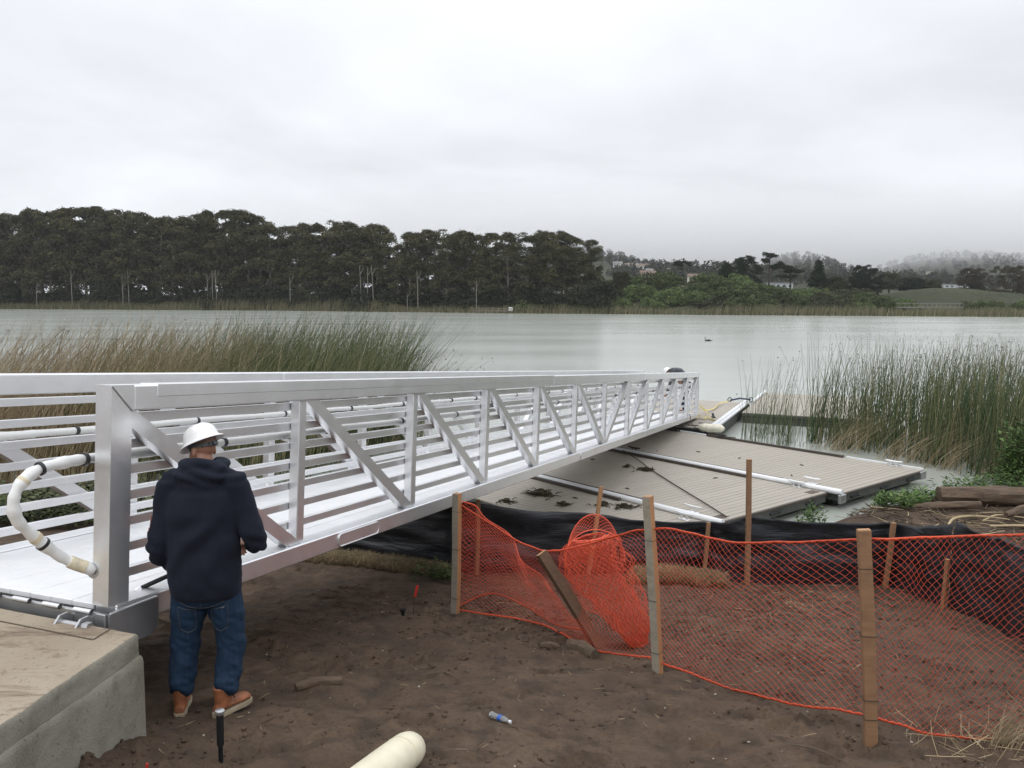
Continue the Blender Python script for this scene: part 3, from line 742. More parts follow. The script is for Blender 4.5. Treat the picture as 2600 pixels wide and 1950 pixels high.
STAKE_NEW = mat_wood('stake_new_wood', (.40, .21, .10), (.50, .29, .15), .25)
STAKE_GREY = mat_wood('stake_weathered_wood', (.27, .24, .19), (.36, .32, .25), .4)
_n, _l = STAKE_GREY.node_tree.nodes, STAKE_GREY.node_tree.links      # the right-hand face is freshly sawn
_b = _n['Principled BSDF']; _src = _b.inputs['Base Color'].links[0].from_socket
_g = _n.new('ShaderNodeNewGeometry'); _v = _n.new('ShaderNodeVectorMath'); _v.operation = 'DOT_PRODUCT'; _v.inputs[1].default_value = (.82, -.57, 0); _l.new(_g.outputs['True Normal'], _v.inputs[0])
_m = _n.new('ShaderNodeMapRange'); _m.inputs['From Min'].default_value = .5; _m.inputs['From Max'].default_value = .6; _l.new(_v.outputs['Value'], _m.inputs['Value'])
_x = _n.new('ShaderNodeMix'); _x.data_type = 'RGBA'; _l.new(_m.outputs[0], _x.inputs['Factor']); _l.new(_src, _x.inputs['A']); _x.inputs['B'].default_value = (.42, .22, .10, 1); _l.new(_x.outputs['Result'], _b.inputs['Base Color'])
STAKE_BROWN = mat_wood('stake_brown_wood', (.25, .135, .07), (.34, .19, .10), .35); STAKE_DARK = mat_wood('stake_dark_wood', (.10, .055, .032), (.16, .09, .05), .3)
WIRE = simple('tie_wire', (.03, .028, .025), .5, .6)
def stake(label, base, top, w_, d_, mat, rot=0, group='wooden stakes', wires=(), pointed=False, warp=.004, facemat=None):
    base = np.array(base, float); top = np.array(top, float); ln = np.linalg.norm(top - base)
    t = thing('wooden_stake', label, 'stake', tuple(base), group)
    d = (top - base) / ln; s_ = np.array([math.cos(rot), math.sin(rot), 0]); s_ -= d * (s_ @ d); s_ /= np.linalg.norm(s_); n_ = np.cross(d, s_)
    rings = []; rs_ = np.random.RandomState(int(abs(base[0] * 100)) + 3)
    for q in np.linspace(-.12 / ln, 1, 12):
        c = d * ln * q + s_ * warp * math.sin(q * 4) + n_ * warp * math.cos(q * 3)
        e = rs_.uniform(-.0015, .0015, 8)
        hw, hd = w_ / 2, d_ / 2
        rings.append([c + s_ * (hw + e[0]) * sx_ + n_ * (hd + e[1]) * sy_ - (s_ * sx_ * b1 + n_ * sy_ * b2) for sx_, sy_, b1, b2 in
                      ((-1, -1, .004, 0), (-1, -1, 0, .004)[:0] or (1, -1, .004, 0), (1, -1, 0, .004), (1, 1, 0, .004), (1, 1, .004, 0), (-1, 1, .004, 0), (-1, 1, 0, .004), (-1, -1, 0, .004))])
    MB().loft(rings).obj('shaft', mat, t)
    tp = [d * (ln + .0015) + s_ * (w_ / 2 - .003) * sx_ + n_ * (d_ / 2 - .003) * sy_ for sx_, sy_ in ((-1, -1), (1, -1), (1, 1), (-1, 1))]
    MB().prism(tp, d, .002).obj('sawn_top', STAKE_NEW, t)
    for q in wires:
        c = d * ln * q; P = [c + s_ * (w_ / 2 + .003) * sx_ + n_ * (d_ / 2 + .003) * sy_ + d * dz_ for sx_, sy_, dz_ in ((-1, -1, 0), (1, -1, -.006), (1, 1, -.01), (-1, 1, .004), (-1, -1, 0))]
        MB().tube(np.array(P), .0022, 5, cap=False).obj('tie_wire', WIRE, t)
    return t
stake('weathered stake holding the left end of the orange netting under the gangway', (-.58, 8.28, gz(-.58, 8.28)), (-.55, 8.28, 2.27), .075, .07, STAKE_GREY, -.5, wires=(.86, .55, .14))
stake('grey weathered stake in the middle of the orange netting beside the bundle', (1.19, 6.47, gz(1.19, 6.47)), (1.09, 6.49, 2.68), .07, .07, STAKE_GREY, -.62, wires=(.76, .42, .12))
stake('brown stake at the right, nearest the camera, holding the orange netting', (2.27, 4.97, gz(2.27, 4.97)), (2.165, 4.98, 2.84), .078, .05, STAKE_BROWN, -.12, wires=(.83, .52, .22, .13))
stake('brown board leaning in the orange netting beside the bundle', (.80, 7.20, gz(.80, 7.2)), (.27, 7.30, 1.96), .10, .06, STAKE_DARK, .5)
stake('tall brown stake standing behind the netting against the silt fence', (3.15, 10.75, gz(3.15, 10.75)), (3.12, 10.75, 2.15), .062, .05, STAKE_BROWN, .2)
stake('leaning brown stake rising behind the orange netting bundle', (1.05, 11.0, gz(1.05, 11.0)), (1.22, 11.08, 1.70), .05, .05, STAKE_NEW, .3)
stake('short brown stake at the kink of the silt fence beside the dock corner', (2.70, 11.3, gz(2.7, 11.3)), (2.76, 11.36, 1.13), .05, .05, STAKE_BROWN, .1)
stake('brown stake on the silt fence between the near stake and the corner', (5.1, 10.98, gz(5.1, 10.98)), (5.17, 10.98, 1.24), .06, .05, STAKE_BROWN, .1)
stake('brown stake at the corner where the silt fence turns towards the camera', (5.38, 10.0, gz(5.38, 10.0)), (5.40, 10.0, 1.05), .05, .05, STAKE_BROWN, .4)
stake('stub of a brown stake under the edge of the gangway', (-.46, 10.72, gz(-.46, 10.72)), (-.44, 10.72, 1.60), .05, .05, STAKE_BROWN, .4)

def mat_silt():
    M = Mat('black_silt_fabric', (.012, .013, .016), .42, 0, .5)
    M.color(M.mix(M.rng(M.noise(3, 4), .4, .7), (.008, .009, .011), (.020, .021, .026))); M.bump(M.noise(1, 4, .6, M.vec((2, 2, 9)), 1.2), .6, .03); return M.m
SILT = mat_silt()
silt = thing('silt_fence', 'black fabric silt fence along the shore below the gangway', 'silt fence', (0, 11, .4))
SB = [(-5.2, 12.6), (-4.2, 12.3), (-2.72, 11.71), (-.84, 10.90), (1.0, 11.15), (2.74, 11.46), (3.19, 10.95), (5.21, 11.14), (5.52, 10.08)]
ST = [1.30, 1.35, 1.50, 1.57, 1.33, 1.12, 1.33, 1.20, 1.50]
SB2 = [(5.52, 10.08), (5.60, 9.25), (5.40, 8.3), (5.35, 7.3), (5.5, 6.0)]; ST2 = [1.52, 1.55, 1.74, 1.95, 2.1]
for kk, (B_, T_) in enumerate(((SB, ST), (SB2, ST2))):
    B3 = []; 
    for i in range(len(B_) - 1):
        for t in np.linspace(0, 1, 26, endpoint=False):
            sag = -.05 * math.sin(math.pi * t)
            B3.append((B_[i][0] + (B_[i + 1][0] - B_[i][0]) * t, B_[i][1] + (B_[i + 1][1] - B_[i][1]) * t, T_[i] + (T_[i + 1] - T_[i]) * t + sag, i + t))
    B3 = np.array(B3); n = len(B3); nv = 26; V = []
    dirx = np.gradient(B3[:, :2], axis=0); dirx /= np.linalg.norm(dirx, axis=1)[:, None]; nrm = np.stack([dirx[:, 1], -dirx[:, 0]], 1)
    zb_ = ground_z(B3[:, 0], B3[:, 1]) - .04
    for j in range(nv):
        q = j / (nv - 1)
        s_ = B3[:, 3]
        wv = .075 * np.sin(math.pi * q) * fbm(s_ * 2.0, np.full(n, q * 3.2) + s_ * .6, 51, 3) + .05 * (1 - q) ** 2 + .022 * fbm(s_ * 3, np.full(n, q * 11), 53, 2) * sstep(0, .3, q)
        z = zb_ + (B3[:, 2] - zb_) * q + .02 * fbm(s_ * 5, np.full(n, q * 2), 52, 2) * q
        V.append(np.stack([B3[:, 0] + nrm[:, 0] * wv, B3[:, 1] + nrm[:, 1] * wv - 11, z - .4], 1))
    V = np.concatenate(V); i = (np.arange(nv - 1)[:, None] * n + np.arange(n - 1)[None]).ravel()
    sh_ = mobj('fabric', arr_mesh('fabric', V, np.stack([i, i + 1, i + n + 1, i + n], 1), SILT, True), silt)
    md = sh_.modifiers.new('s', 'SOLIDIFY'); md.thickness = .004

# ------------------------------------------------------------------ people
def remesh(mb, vox, it=6, fac=.5):
    ob = bpy.data.objects.new('tmp', mb.mesh('tmp')); COL.objects.link(ob)
    md = ob.modifiers.new('r', 'REMESH'); md.mode = 'VOXEL'; md.voxel_size = vox
    if it: ms = ob.modifiers.new('s', 'SMOOTH'); ms.factor = fac; ms.iterations = it
    dg = bpy.context.evaluated_depsgraph_get(); me = bpy.data.meshes.new_from_object(ob.evaluated_get(dg))
    bpy.data.objects.remove(ob); me.shade_smooth(); return me
def ell(mb, c, r_, ax=None, n=14, m_=9):
    ax = np.eye(3) if ax is None else np.asarray(ax, float); rings = []
    for j in range(1, m_):
        a = math.pi * j / m_; rings.append([np.asarray(c, float) + ax[0] * r_[0] * math.sin(a) * math.cos(2 * math.pi * k / n) + ax[1] * r_[1] * math.sin(a) * math.sin(2 * math.pi * k / n) - ax[2] * r_[2] * math.cos(a) for k in range(n)])
    mb.loft(rings); return mb
def limb(mb, pts, rad, n=14, k=6):
    P = catmull(pts, k); t = np.linspace(0, len(pts) - 1, len(P)); rr = np.interp(t, np.arange(len(pts)), rad)
    mb.tube(P, rr, n); ell(mb, P[0], (rr[0] * .98,) * 3); ell(mb, P[-1], (rr[-1] * .98,) * 3)
def displace(me, fn):
    n = len(me.vertices); co = np.empty(n * 3, np.float32); no = np.empty(n * 3, np.float32)
    me.vertices.foreach_get('co', co); me.vertices.foreach_get('normal', no); co = co.reshape(-1, 3); no = no.reshape(-1, 3)
    co2 = co + no * fn(co)[:, None]; me.vertices.foreach_set('co', co2.astype(np.float32).ravel()); me.update()
def hand(mb, wrist, d, n, side, curl=.9, s=1.0):
    """d: direction wrist to knuckles, n: palm normal, side +1 thumb towards cross(d,n)"""
    d = np.asarray(d, float) / np.linalg.norm(d); n = np.asarray(n, float); n -= d * (n @ d); n /= np.linalg.norm(n); t = np.cross(d, n) * side; w_ = np.asarray(wrist, float)
    rings = []
    for q, hw, ht in ((-.02, .026, .021), (0, .028, .02), (.03, .036, .018), (.065, .041, .016), (.092, .040, .013)):
        rings.append([w_ + d * q * s + t * hw * s * math.cos(a) + n * ht * s * math.sin(a) for a in np.linspace(0, 2 * math.pi, 12, endpoint=False)])
    mb.loft(rings)
    for k, (off, ln) in enumerate(((.030, .92), (.010, 1.0), (-.010, .95), (-.029, .76))):
        p = w_ + d * .083 * s + t * off * s; P = [p]; a = .25
        for sl_ in (.044, .028, .023):
            a += curl * .85; p = p + (d * math.cos(a) + n * math.sin(a)) * sl_ * ln * s; P.append(p)
        limb(mb, P, [.0098 * s, .0093 * s, .0085 * s, .007 * s], 8, 4)
    P = [w_ + d * .022 * s + t * .026 * s, w_ + d * .048 * s + t * .052 * s + n * .012 * s, w_ + d * .075 * s + t * .052 * s + n * .036 * s, w_ + d * .092 * s + t * .036 * s + n * .050 * s]
    limb(mb, P, [.014 * s, .012 * s, .0105 * s, .008 * s], 8, 4)
def ering(c, rx, ry, n=24, ax=(1, 0, 0), ay=(0, 1, 0), sq=2.4):
    o_ = []
    for k in range(n):
        a = 2 * math.pi * k / n; ca, sa = math.cos(a), math.sin(a)
        x = math.copysign(abs(ca) ** (2 / sq), ca); y = math.copysign(abs(sa) ** (2 / sq), sa)
        o_.append(np.asarray(c, float) + np.asarray(ax, float) * rx * x + np.asarray(ay, float) * ry * y)
    return o_
SKIN = simple('skin', (.36, .18, .115), .5, 0, .12, 14, .1, 150)
HAIR = simple('shaded_skin_hair', (.15, .085, .06), .8, 0, .3, 60)  # shade painted in: colour set close to skin in shadow under the hat
HATM = simple('hard_hat_white', (.82, .82, .81), .28, 0, .04, 6)
STRAP = simple('hat_suspension', (.045, .055, .055), .5)
def mat_cloth(name, a, b, scale=300, st=.25, sheen=.3):
    M = Mat(name, a, .92, 0, .15)
    M.color(M.mix(M.rng(M.noise(5, 5, .65), .35, .7), a, b)); M.bump(M.mix(.35, M.noise(9, 4, .6, dist=.8), M.noise(scale, 3)), st, .008)
    M.b.inputs['Sheen Weight'].default_value = sheen; M.b.inputs['Sheen Roughness'].default_value = .6; M.b.inputs['Sheen Tint'].default_value = (*[min(1, c * 8 + .05) for c in b], 1)
    return M.m
NAVY = mat_cloth('navy_fleece', (.009, .0115, .0185), (.0145, .0175, .027), 300, .35, .18)
GREYF = mat_cloth('grey_fleece', (.05, .053, .06), (.07, .074, .082))
def mat_denim():
    M = Mat('denim', (.03, .06, .13), .85, 0, .2)
    c = M.mix(M.rng(M.noise(4, 5, .6), .35, .7), (.010, .023, .048), (.020, .042, .080)); c = M.mix(M.rng(M.noise(1, 3, .6, M.vec((60, 60, 8))), .45, .7, 0, .35), c, (.035, .065, .105)); M.color(c)
    M.bump(M.mix(.5, M.noise(7, 4, .6, dist=.7), M.noise(400, 2)), .3, .006); return M.m
DENIM = mat_denim()
LEATHER = simple('tan_boot_leather', (.27, .098, .042), .6, 0, .4, 16, .35, 60)
SOLE = simple('pale_boot_sole', (.36, .29, .20), .8, 0, .2, 20)
LACE = simple('dark_lace', (.05, .03, .02), .8)
def boot(parent, ank, yaw_, pitch=0., s=1.0):
    t = mobj('boot', bpy.data.meshes.new('boot'), parent)
    cx, sn = math.cos(yaw_), math.sin(yaw_)
    def X(p):                       # local x right, y toe, z up
        q = np.array(p, float) * s; y = q[1] * math.cos(pitch) - (q[2]) * math.sin(pitch); z = q[1] * math.sin(pitch) + q[2] * math.cos(pitch)
        return np.array([ank[0] + q[0] * cx - y * sn, ank[1] + q[0] * sn + y * cx, ank[2] + z])
    mb = MB()
    prof = [(-.075, .030, .062, .030), (-.055, .040, .088, .036), (-.02, .045, .098, .040), (.03, .043, .090, .041), (.08, .040, .074, .044), (.13, .040, .062, .049), (.17, .036, .056, .046), (.195, .026, .044, .034)]
    rings = []
    for y, zc_, ht, hw in prof:
        rings.append([X((hw * math.cos(a) * (1 if math.sin(a) < .3 else .92), y, max(.028, zc_ + (ht * .5 if math.sin(a) > 0 else .02) * math.sin(a) + .012))) for a in np.linspace(0, 2 * math.pi, 18, endpoint=False)])
    mb.loft(rings)
    rings = [[X((hw * math.cos(a), cy_ + hd * math.sin(a), z)) for a in np.linspace(0, 2 * math.pi, 18, endpoint=False)] for z, cy_, hw, hd in ((.05, -.012, .043, .062), (.09, -.012, .043, .06), (.13, -.012, .046, .06), (.165, -.012, .050, .063), (.185, -.012, .052, .066))]
    mb.loft(rings)
    me = remesh(mb, .006, 4); me.materials.append(LEATHER); t.data = me
    so = []
    for y, hw in ((-.085, .018), (-.078, .030), (-.05, .039), (0, .040), (.04, .039), (.09, .045), (.135, .050), (.175, .046), (.20, .034), (.212, .018)): so.append((hw, y))
    out_ = [(hw, y) for hw, y in so] + [(-hw, y) for hw, y in so[::-1]]
    mb = MB(); mb.loft([[X((x * f, y * (f if abs(y) > .1 else 1), z)) for x, y in out_] for z, f in ((0.0, .96), (.006, 1.0), (.026, 1.0), (.033, .96))])
    mb.obj('sole', SOLE, t, False)
    for k in range(4):
        y = .055 + .028 * k; z = .088 - .012 * k
        MB().tube(np.array([X((x, y + .01 * math.sin(x * 90), z + .008 - abs(x) * .35)) for x in np.linspace(-.03, .03, 6)]), .003 * s, 5).obj('lace', LACE, t)
    return t
def hard_hat(parent, c, upd, frontd, s=1.0):
    upd = np.asarray(upd, float) / np.linalg.norm(upd); f = np.asarray(frontd, float); f -= upd * (f @ upd); f /= np.linalg.norm(f); r_ = np.cross(f, upd); c = np.asarray(c, float)
    mb = MB(); rings = []
    for h_, ra in ((-.004, .162), (-.008, .166), (.002, .158), (.010, .138), (.02, .128), (.05, .124), (.08, .112), (.105, .09), (.122, .058), (.130, .02)):
        n = 36; ring = []
        for k in range(n):
            a = 2 * math.pi * k / n; brim = 1.0
            e = 1.12 if h_ > .012 else 1.10
            if h_ < .011: brim = 1 + .16 * max(0, math.sin(a)) ** 3
            ridge = .004 * max(0, math.cos(6 * (a - math.pi / 2))) ** 8 if .03 < h_ < .13 else 0
            dz_ = -.012 * max(0, math.sin(a)) ** 2 if h_ < .011 else 0
            ring.append(c + r_ * ra * .93 * s * math.cos(a) + f * ra * e * brim * s * math.sin(a) + upd * (h_ + dz_ + ridge) * s)
        rings.append(ring)
    n = 36; V = np.concatenate([np.array(q) for q in rings])
    inner = V.copy(); cc = c + upd * .02
    inner = cc + (V - cc) * .965 - upd * .003
    F = []; N = len(rings)
    for i in range(N - 1):
        for k in range(n): F.append((i * n + k, i * n + (k + 1) % n, (i + 1) * n + (k + 1) % n, (i + 1) * n + k))
    F.append(tuple((N - 1) * n + k for k in range(n)))
    F2 = [tuple(q + len(V) for q in f[::-1]) for f in F]
    F3 = [(k, (k + 1) % n, len(V) + (k + 1) % n, len(V) + k) for k in range(n)]
    h = MB().add(np.concatenate([V, inner]), F + F2 + F3).obj('hard_hat', HATM, parent, True)
    # suspension band and rear adjuster
    P = [c + r_ * .098 * s * math.cos(a) + f * .112 * s * math.sin(a) - upd * (.012 + .035 * max(0, -math.sin(a))) * s for a in np.linspace(0, 2 * math.pi, 28)]
    mbb = MB()
    for a_, b_ in zip(P[:-1], P[1:]): mbb.bar(a_, b_, .024 * s, .004 * s, upd)
    mbb.obj('suspension_band', STRAP, h)
    kc = c - f * .117 * s - upd * .05 * s
    MB().box(kc, (.035 * s, .008 * s, .017 * s), (r_, f, upd), .004).obj('adjuster', STRAP, h)
    MB().tube(np.array([kc - f * .007 * s, kc - f * .022 * s]), .014 * s, 12).obj('ratchet_knob', STRAP, h, True)
    return h
def head_mesh(mb, c, upd, frontd, s=1.0):
    upd = np.asarray(upd, float) / np.linalg.norm(upd); f = np.asarray(frontd, float); f -= upd * (f @ upd); f /= np.linalg.norm(f); r_ = np.cross(f, upd); c = np.asarray(c, float)
    def Q(x, y, z): return c + (r_ * x + f * y + upd * z) * s
    ax = (r_, f, upd)
    ell(mb, Q(0, -.008, .03), (.076 * s, .095 * s, .088 * s), ax); ell(mb, Q(0, .02, -.035), (.06 * s, .07 * s, .075 * s), ax)
    ell(mb, Q(0, .055, -.085), (.034 * s, .03 * s, .026 * s), ax)                       # chin
    ell(mb, Q(0, .095, -.012), (.013 * s, .02 * s, .026 * s), ax); ell(mb, Q(0, .104, -.028), (.017 * s, .014 * s, .012 * s), ax)
    ell(mb, Q(0, .075, .022), (.055 * s, .02 * s, .012 * s), ax)                        # brow
    ell(mb, Q(0, .082, -.060), (.026 * s, .010 * s, .006 * s), ax); ell(mb, Q(0, .081, -.050), (.022 * s, .010 * s, .005 * s), ax)
    for sg in (-1, 1):
        ell(mb, Q(.079 * sg, -.004, -.012), (.010 * s, .020 * s, .032 * s), ax); ell(mb, Q(.045 * sg, .06, -.03), (.022 * s, .02 * s, .02 * s), ax)
    return Q
def person(root, J, torso, hood, top_mat, hat=True, vox=.011, fold=None, facing=(0, 1, 0), headup=(0, .25, 1), hand_s=1.0, sleeve_print=False):
    """J: joints in the person's own frame"""
    # sweatshirt
    mb = MB(); mb.loft([ering(*r_) for r_ in torso])
    for sd_ in 'LR':
        S_, E_, W_ = (np.array(J[k + sd_]) for k in ('sh', 'el', 'wr'))
        limb(mb, [S_ + (np.array([-1, 0, 0]) if sd_ == 'R' else np.array([1, 0, 0])) * .05, S_, (S_ + E_) / 2, E_, (E_ + W_) / 2, W_], [.086, .092, .082, .074, .064, .050], 16)
        mb.tube(np.array([W_ - (W_ - E_) * .04, W_ + (W_ - E_) / np.linalg.norm(W_ - E_) * .03]), [.049, .041], 14)
    hood(mb)
    me = remesh(mb, vox, 5)
    if fold: displace(me, fold)
    me.materials.append(top_mat); sw = mobj('sweatshirt', me, root)
    # jeans
    mb = MB(); hc = (np.array(J['hipL']) + np.array(J['hipR'])) / 2; upd = np.array(J.get('spine', (0, 0, 1.0)))
    mb.loft([ering(hc + upd * h_ + np.array([0, -.01, 0]), rx, ry) for h_, rx, ry in ((-.09, .14, .115), (-.03, .192, .145), (.05, .19, .142), (.13, .18, .13))])
    for sd_ in 'LR':
        H_, K_, A_ = (np.array(J[k + sd_]) for k in ('hip', 'kn', 'an'))
        limb(mb, [H_ + np.array([0, 0, .02]), (H_ * .6 + K_ * .4), K_ + (H_ - K_) * .06, (K_ + A_) / 2, A_ + (K_ - A_) * .34, A_ + (K_ - A_) * .25], [.122, .112, .094, .087, .083, .078], 16)
    me = remesh(mb, vox, 4)
    def jf(co):
        z = co[:, 2]; ang = np.arctan2(co[:, 1], co[:, 0] - np.where(co[:, 0] < hc[0], J['anL'][0], J['anR'][0]))
        w1 = fbm(ang * .8 + z * 3, z * 16 + np.sin(ang) * 1.2, 62, 3); w2 = fbm(ang * 1.1, z * 30 + ang * .9, 63, 2)
        stack = np.exp(-((z - J['anL'][2] - .12) / .10) ** 2) + .55 * np.exp(-((z - J['knL'][2] - .02) / .08) ** 2) + .45 * np.exp(-((z - J['hipL'][2] + .15) / .07) ** 2)
        return stack * (.024 * w1 + .015 * w2) + .004 * fbm(co[:, 0] * 9 + co[:, 1] * 4, z * 7, 61, 3)
    displace(me, jf); me.materials.append(DENIM); je = mobj('jeans', me, root)
    # body: head, neck, hands and everything under the clothes, one skin
    mb = MB(); Q = head_mesh(mb, J['head'], headup, facing)
    nk = np.array(J['neck']); hd = np.array(J['head'])
    limb(mb, [nk + (nk - hd) * .6, nk, hd - (hd - nk) * .25], [.07, .058, .058], 14)
    limb(mb, [hc + upd * .02, (hc + nk) / 2 + np.array(torso[2][0]) * 0, nk + (nk - hd) * .5], [.10, .10, .09], 14)
    for sd_ in 'LR':
        S_, E_, W_ = (np.array(J[k + sd_]) for k in ('sh', 'el', 'wr')); H_, K_, A_ = (np.array(J[k + sd_]) for k in ('hip', 'kn', 'an'))
        limb(mb, [nk + (nk - hd) * .5, S_, E_, W_], [.05, .048, .04, .029], 10); limb(mb, [hc, H_, K_, A_], [.06, .075, .055, .04], 10)
        hd_, hn_ = J['hand' + sd_]; hand(mb, W_ + np.asarray(hd_, float) * .03, hd_, hn_, 1 if sd_ == 'L' else -1, J.get('curl', .9), hand_s)
    me = remesh(mb, .0055, 2); me.materials.append(SKIN); bo = mobj('body', me, root)
    for sg in (-1, 1): ell(MB(), Q(.03 * sg, .079, .002), (.011, .011, .010)).obj('eye', simple('eye_dark', (.03, .02, .015), .2), root, True)
    # cropped hair cap in the shaded skin tone
    hb = MB(); ax_ = None; up_ = np.asarray(headup, float) / np.linalg.norm(headup); f_ = np.asarray(facing, float); f_ -= up_ * (f_ @ up_); f_ /= np.linalg.norm(f_); rr_ = np.cross(f_, up_)
    ell(hb, Q(0, -.012, .040), (.0775, .0945, .0845), (rr_, f_, up_), 18, 12); hb.obj('hair', HAIR, root, True)
    if hat: hard_hat(root, Q(0, .0, .043), np.asarray(J.get('hatup', headup), float), J.get('hatfront', facing), .88)
    return sw, je, bo
man = thing('person', 'person in white hard hat, navy hooded sweatshirt and jeans standing beside the gangway', 'person', (-1.865, 4.92, gz(-1.865, 4.92) + .008), rotz=R(6)); man.scale = (.93, .97, 1)
J = dict(shL=(-.195, .0, 1.43), elL=(-.275, -.05, 1.06), wrL=(-.235, .15, .88), shR=(.20, -.01, 1.435), elR=(.335, -.03, 1.10), wrR=(.255, .20, 1.0),
         hipL=(-.098, 0, .80), knL=(-.155, .03, .43), anL=(-.19, .0, .09), hipR=(.098, 0, .80), knR=(.145, .04, .43), anR=(.10, -.03, .09),
         neck=(-.005, .045, 1.53), head=(-.012, .085, 1.64), handL=((-.25, .75, -.35), (.9, .2, -.2)), handR=((-.75, .6, -.1), (0, .1, -1)), hatup=(-.36, .24, 1), hatfront=(-.80, .6, 0))
torso = [((.0, .0, .745), .196, .142), ((.0, .0, .775), .222, .16), ((0, -.005, .86), .235, .168), ((0, -.01, 1.0), .228, .162), ((0, -.02, 1.14), .228, .158), ((0, -.022, 1.28), .238, .152), ((0, -.012, 1.39), .226, .136), ((0, .008, 1.46), .182, .116), ((0, .03, 1.52), .11, .088)]
def hood_m(mb):
    for k in range(24):
        a = 2 * math.pi * k / 24; b = a + 2 * math.pi / 24
        def pt(q): return np.array([.0 + .118 * math.cos(q), .035 + .105 * math.sin(q), 1.545 - .02 * math.sin(q) + .008 * math.sin(3 * q)])
        mb.tube(np.array([pt(a), pt(b)]), .043 + .006 * math.sin(2 * a + 1), 10)
    ell(mb, (0, -.085, 1.50), (.165, .055, .055)); ell(mb, (-.09, -.05, 1.52), (.075, .06, .045)); ell(mb, (.10, -.045, 1.53), (.07, .06, .04)); ell(mb, (0, -.10, 1.45), (.12, .035, .06))
def fold_m(co):
    x, y, z = co[:, 0], co[:, 1], co[:, 2]
    back = sstep(.05, -.1, y)
    diag = np.sin((z * .9 - x * .75) * 26 + 3 * fbm(x * 4, z * 4, 66, 2)) * np.exp(-((z - 1.12) / .22) ** 2) * sstep(-.1, .5, fbm(x * 3 + 5, z * 3, 67, 2) + .2)
    arms = np.exp(-((np.abs(x) - .34) / .09) ** 2) * np.exp(-((z - 1.0) / .16) ** 2)
    hoodz = np.exp(-((z - 1.52) / .06) ** 2)
    hem = np.exp(-((z - .84) / .07) ** 2)
    return .014 * diag * back + .010 * arms * np.sin(z * 75 + x * 30) + .009 * hoodz * np.sin(z * 95 + x * 16 + 2 * np.sin(x * 12)) + .006 * hem * np.sin(x * 38 + z * 25) + .008 * fbm(x * 6, z * 5, 68, 3)
sw, je, bo = person(man, J, torso, hood_m, NAVY, True, .0105, fold_m, (-.80, .6, -.35), (-.2, .25, 1))
boot(man, (-.19, .0, .0), R(8), 0); boot(man, (.10, -.03, .0), R(-38), 0)
PRINT = simple('orange_print', (.5, .09, .04), .8, 0, .4, 40)
pb = MB()
from mathutils.bvhtree import BVHTree
bvs = BVHTree.FromPolygons([v.co for v in sw.data.vertices], [tuple(p.vertices) for p in sw.data.polygons])
for k, (z, wd) in enumerate(((1.25, .018), (1.228, .032), (1.206, .024), (1.184, .034), (1.162, .026), (1.14, .014))):
    for y_ in (-.03 - wd * .5, -.03, -.03 + wd * .5):
        h = bvs.ray_cast(Vector((-1, y_, z)), Vector((1, 0, 0)))
        if h[0] is None: continue
        n_ = np.array(h[1]); t_ = np.cross((0, 0, 1.), n_); t_ /= np.linalg.norm(t_); pb.box(np.array(h[0]) + n_ * .001, (.0025, wd * .27, .008), (n_, t_, np.cross(n_, t_)), .001)
pb.obj('sleeve_print', PRINT, sw)
# back pockets and yoke seams on the jeans
SEAM = simple('denim_stitch', (.075, .075, .075), .8)
from mathutils.bvhtree import BVHTree
def on_jeans(poly, name, rad=.0018, mat=SEAM):
    bv = BVHTree.FromPolygons([v.co for v in je.data.vertices], [tuple(p.vertices) for p in je.data.polygons]); P = []
    for x, z in catmull([(a_, b_, 0) for a_, b_ in poly], 6)[:, :2]:
        h = bv.ray_cast(Vector((x, -1, z)), Vector((0, 1, 0)))
        if h[0] is not None: P.append(np.array(h[0]) + np.array(h[1]) * .0012)
    if len(P) > 2: MB().tube(np.array(P), rad, 5).obj(name, mat, je)
on_jeans([(-.17, .765), (-.09, .725), (0, .71)], 'yoke_seam'); on_jeans([(.17, .765), (.09, .725), (0, .71)], 'yoke_seam'); on_jeans([(0, .745), (.002, .68), (.0, .625)], 'centre_seam')
for sg in (-1, 1):
    on_jeans([(sg * .155, .715), (sg * .10, .70), (sg * .05, .69)], 'pocket_seam'); on_jeans([(sg * .155, .715), (sg * .152, .62), (sg * .148, .57)], 'pocket_seam'); on_jeans([(sg * .05, .69), (sg * .052, .60), (sg * .06, .56)], 'pocket_seam'); on_jeans([(sg * .148, .57), (sg * .10, .545), (sg * .06, .56)], 'pocket_seam')
on_jeans([(.115, .70), (.135, .705)], 'pocket_tab', .006, simple('pocket_tab', (.10, .10, .11), .6))
# pry bar in his left hand
tool = thing('pry_bar', 'black handled pry bar with bright tip held in the left hand of the near person', 'tool', (-2.2, 5.05, 2.55))
def Mw(p): return np.array(man.matrix_basis @ Vector(p))
bpy.context.view_layer.update()
hw_ = Mw((-.275, .245, .815)); tip = hw_ + np.array([-.20, -.12, -.075]); off = np.array([-2.2, 5.05, 2.55])
MB().tube(np.array([hw_ + (hw_ - tip) * .35 - off, hw_ - off, tip + (hw_ - tip) * .16 - off]), [.013, .0145, .0145], 10).obj('handle', simple('black_grip', (.012, .012, .013), .4), tool, True)
MB().tube(np.array([tip + (hw_ - tip) * .16 - off, tip + (hw_ - tip) * .04 - off, tip - off]), [.0155, .0165, .013], 12).obj('tip', mat_alu('chrome', .85, .15), tool, True)

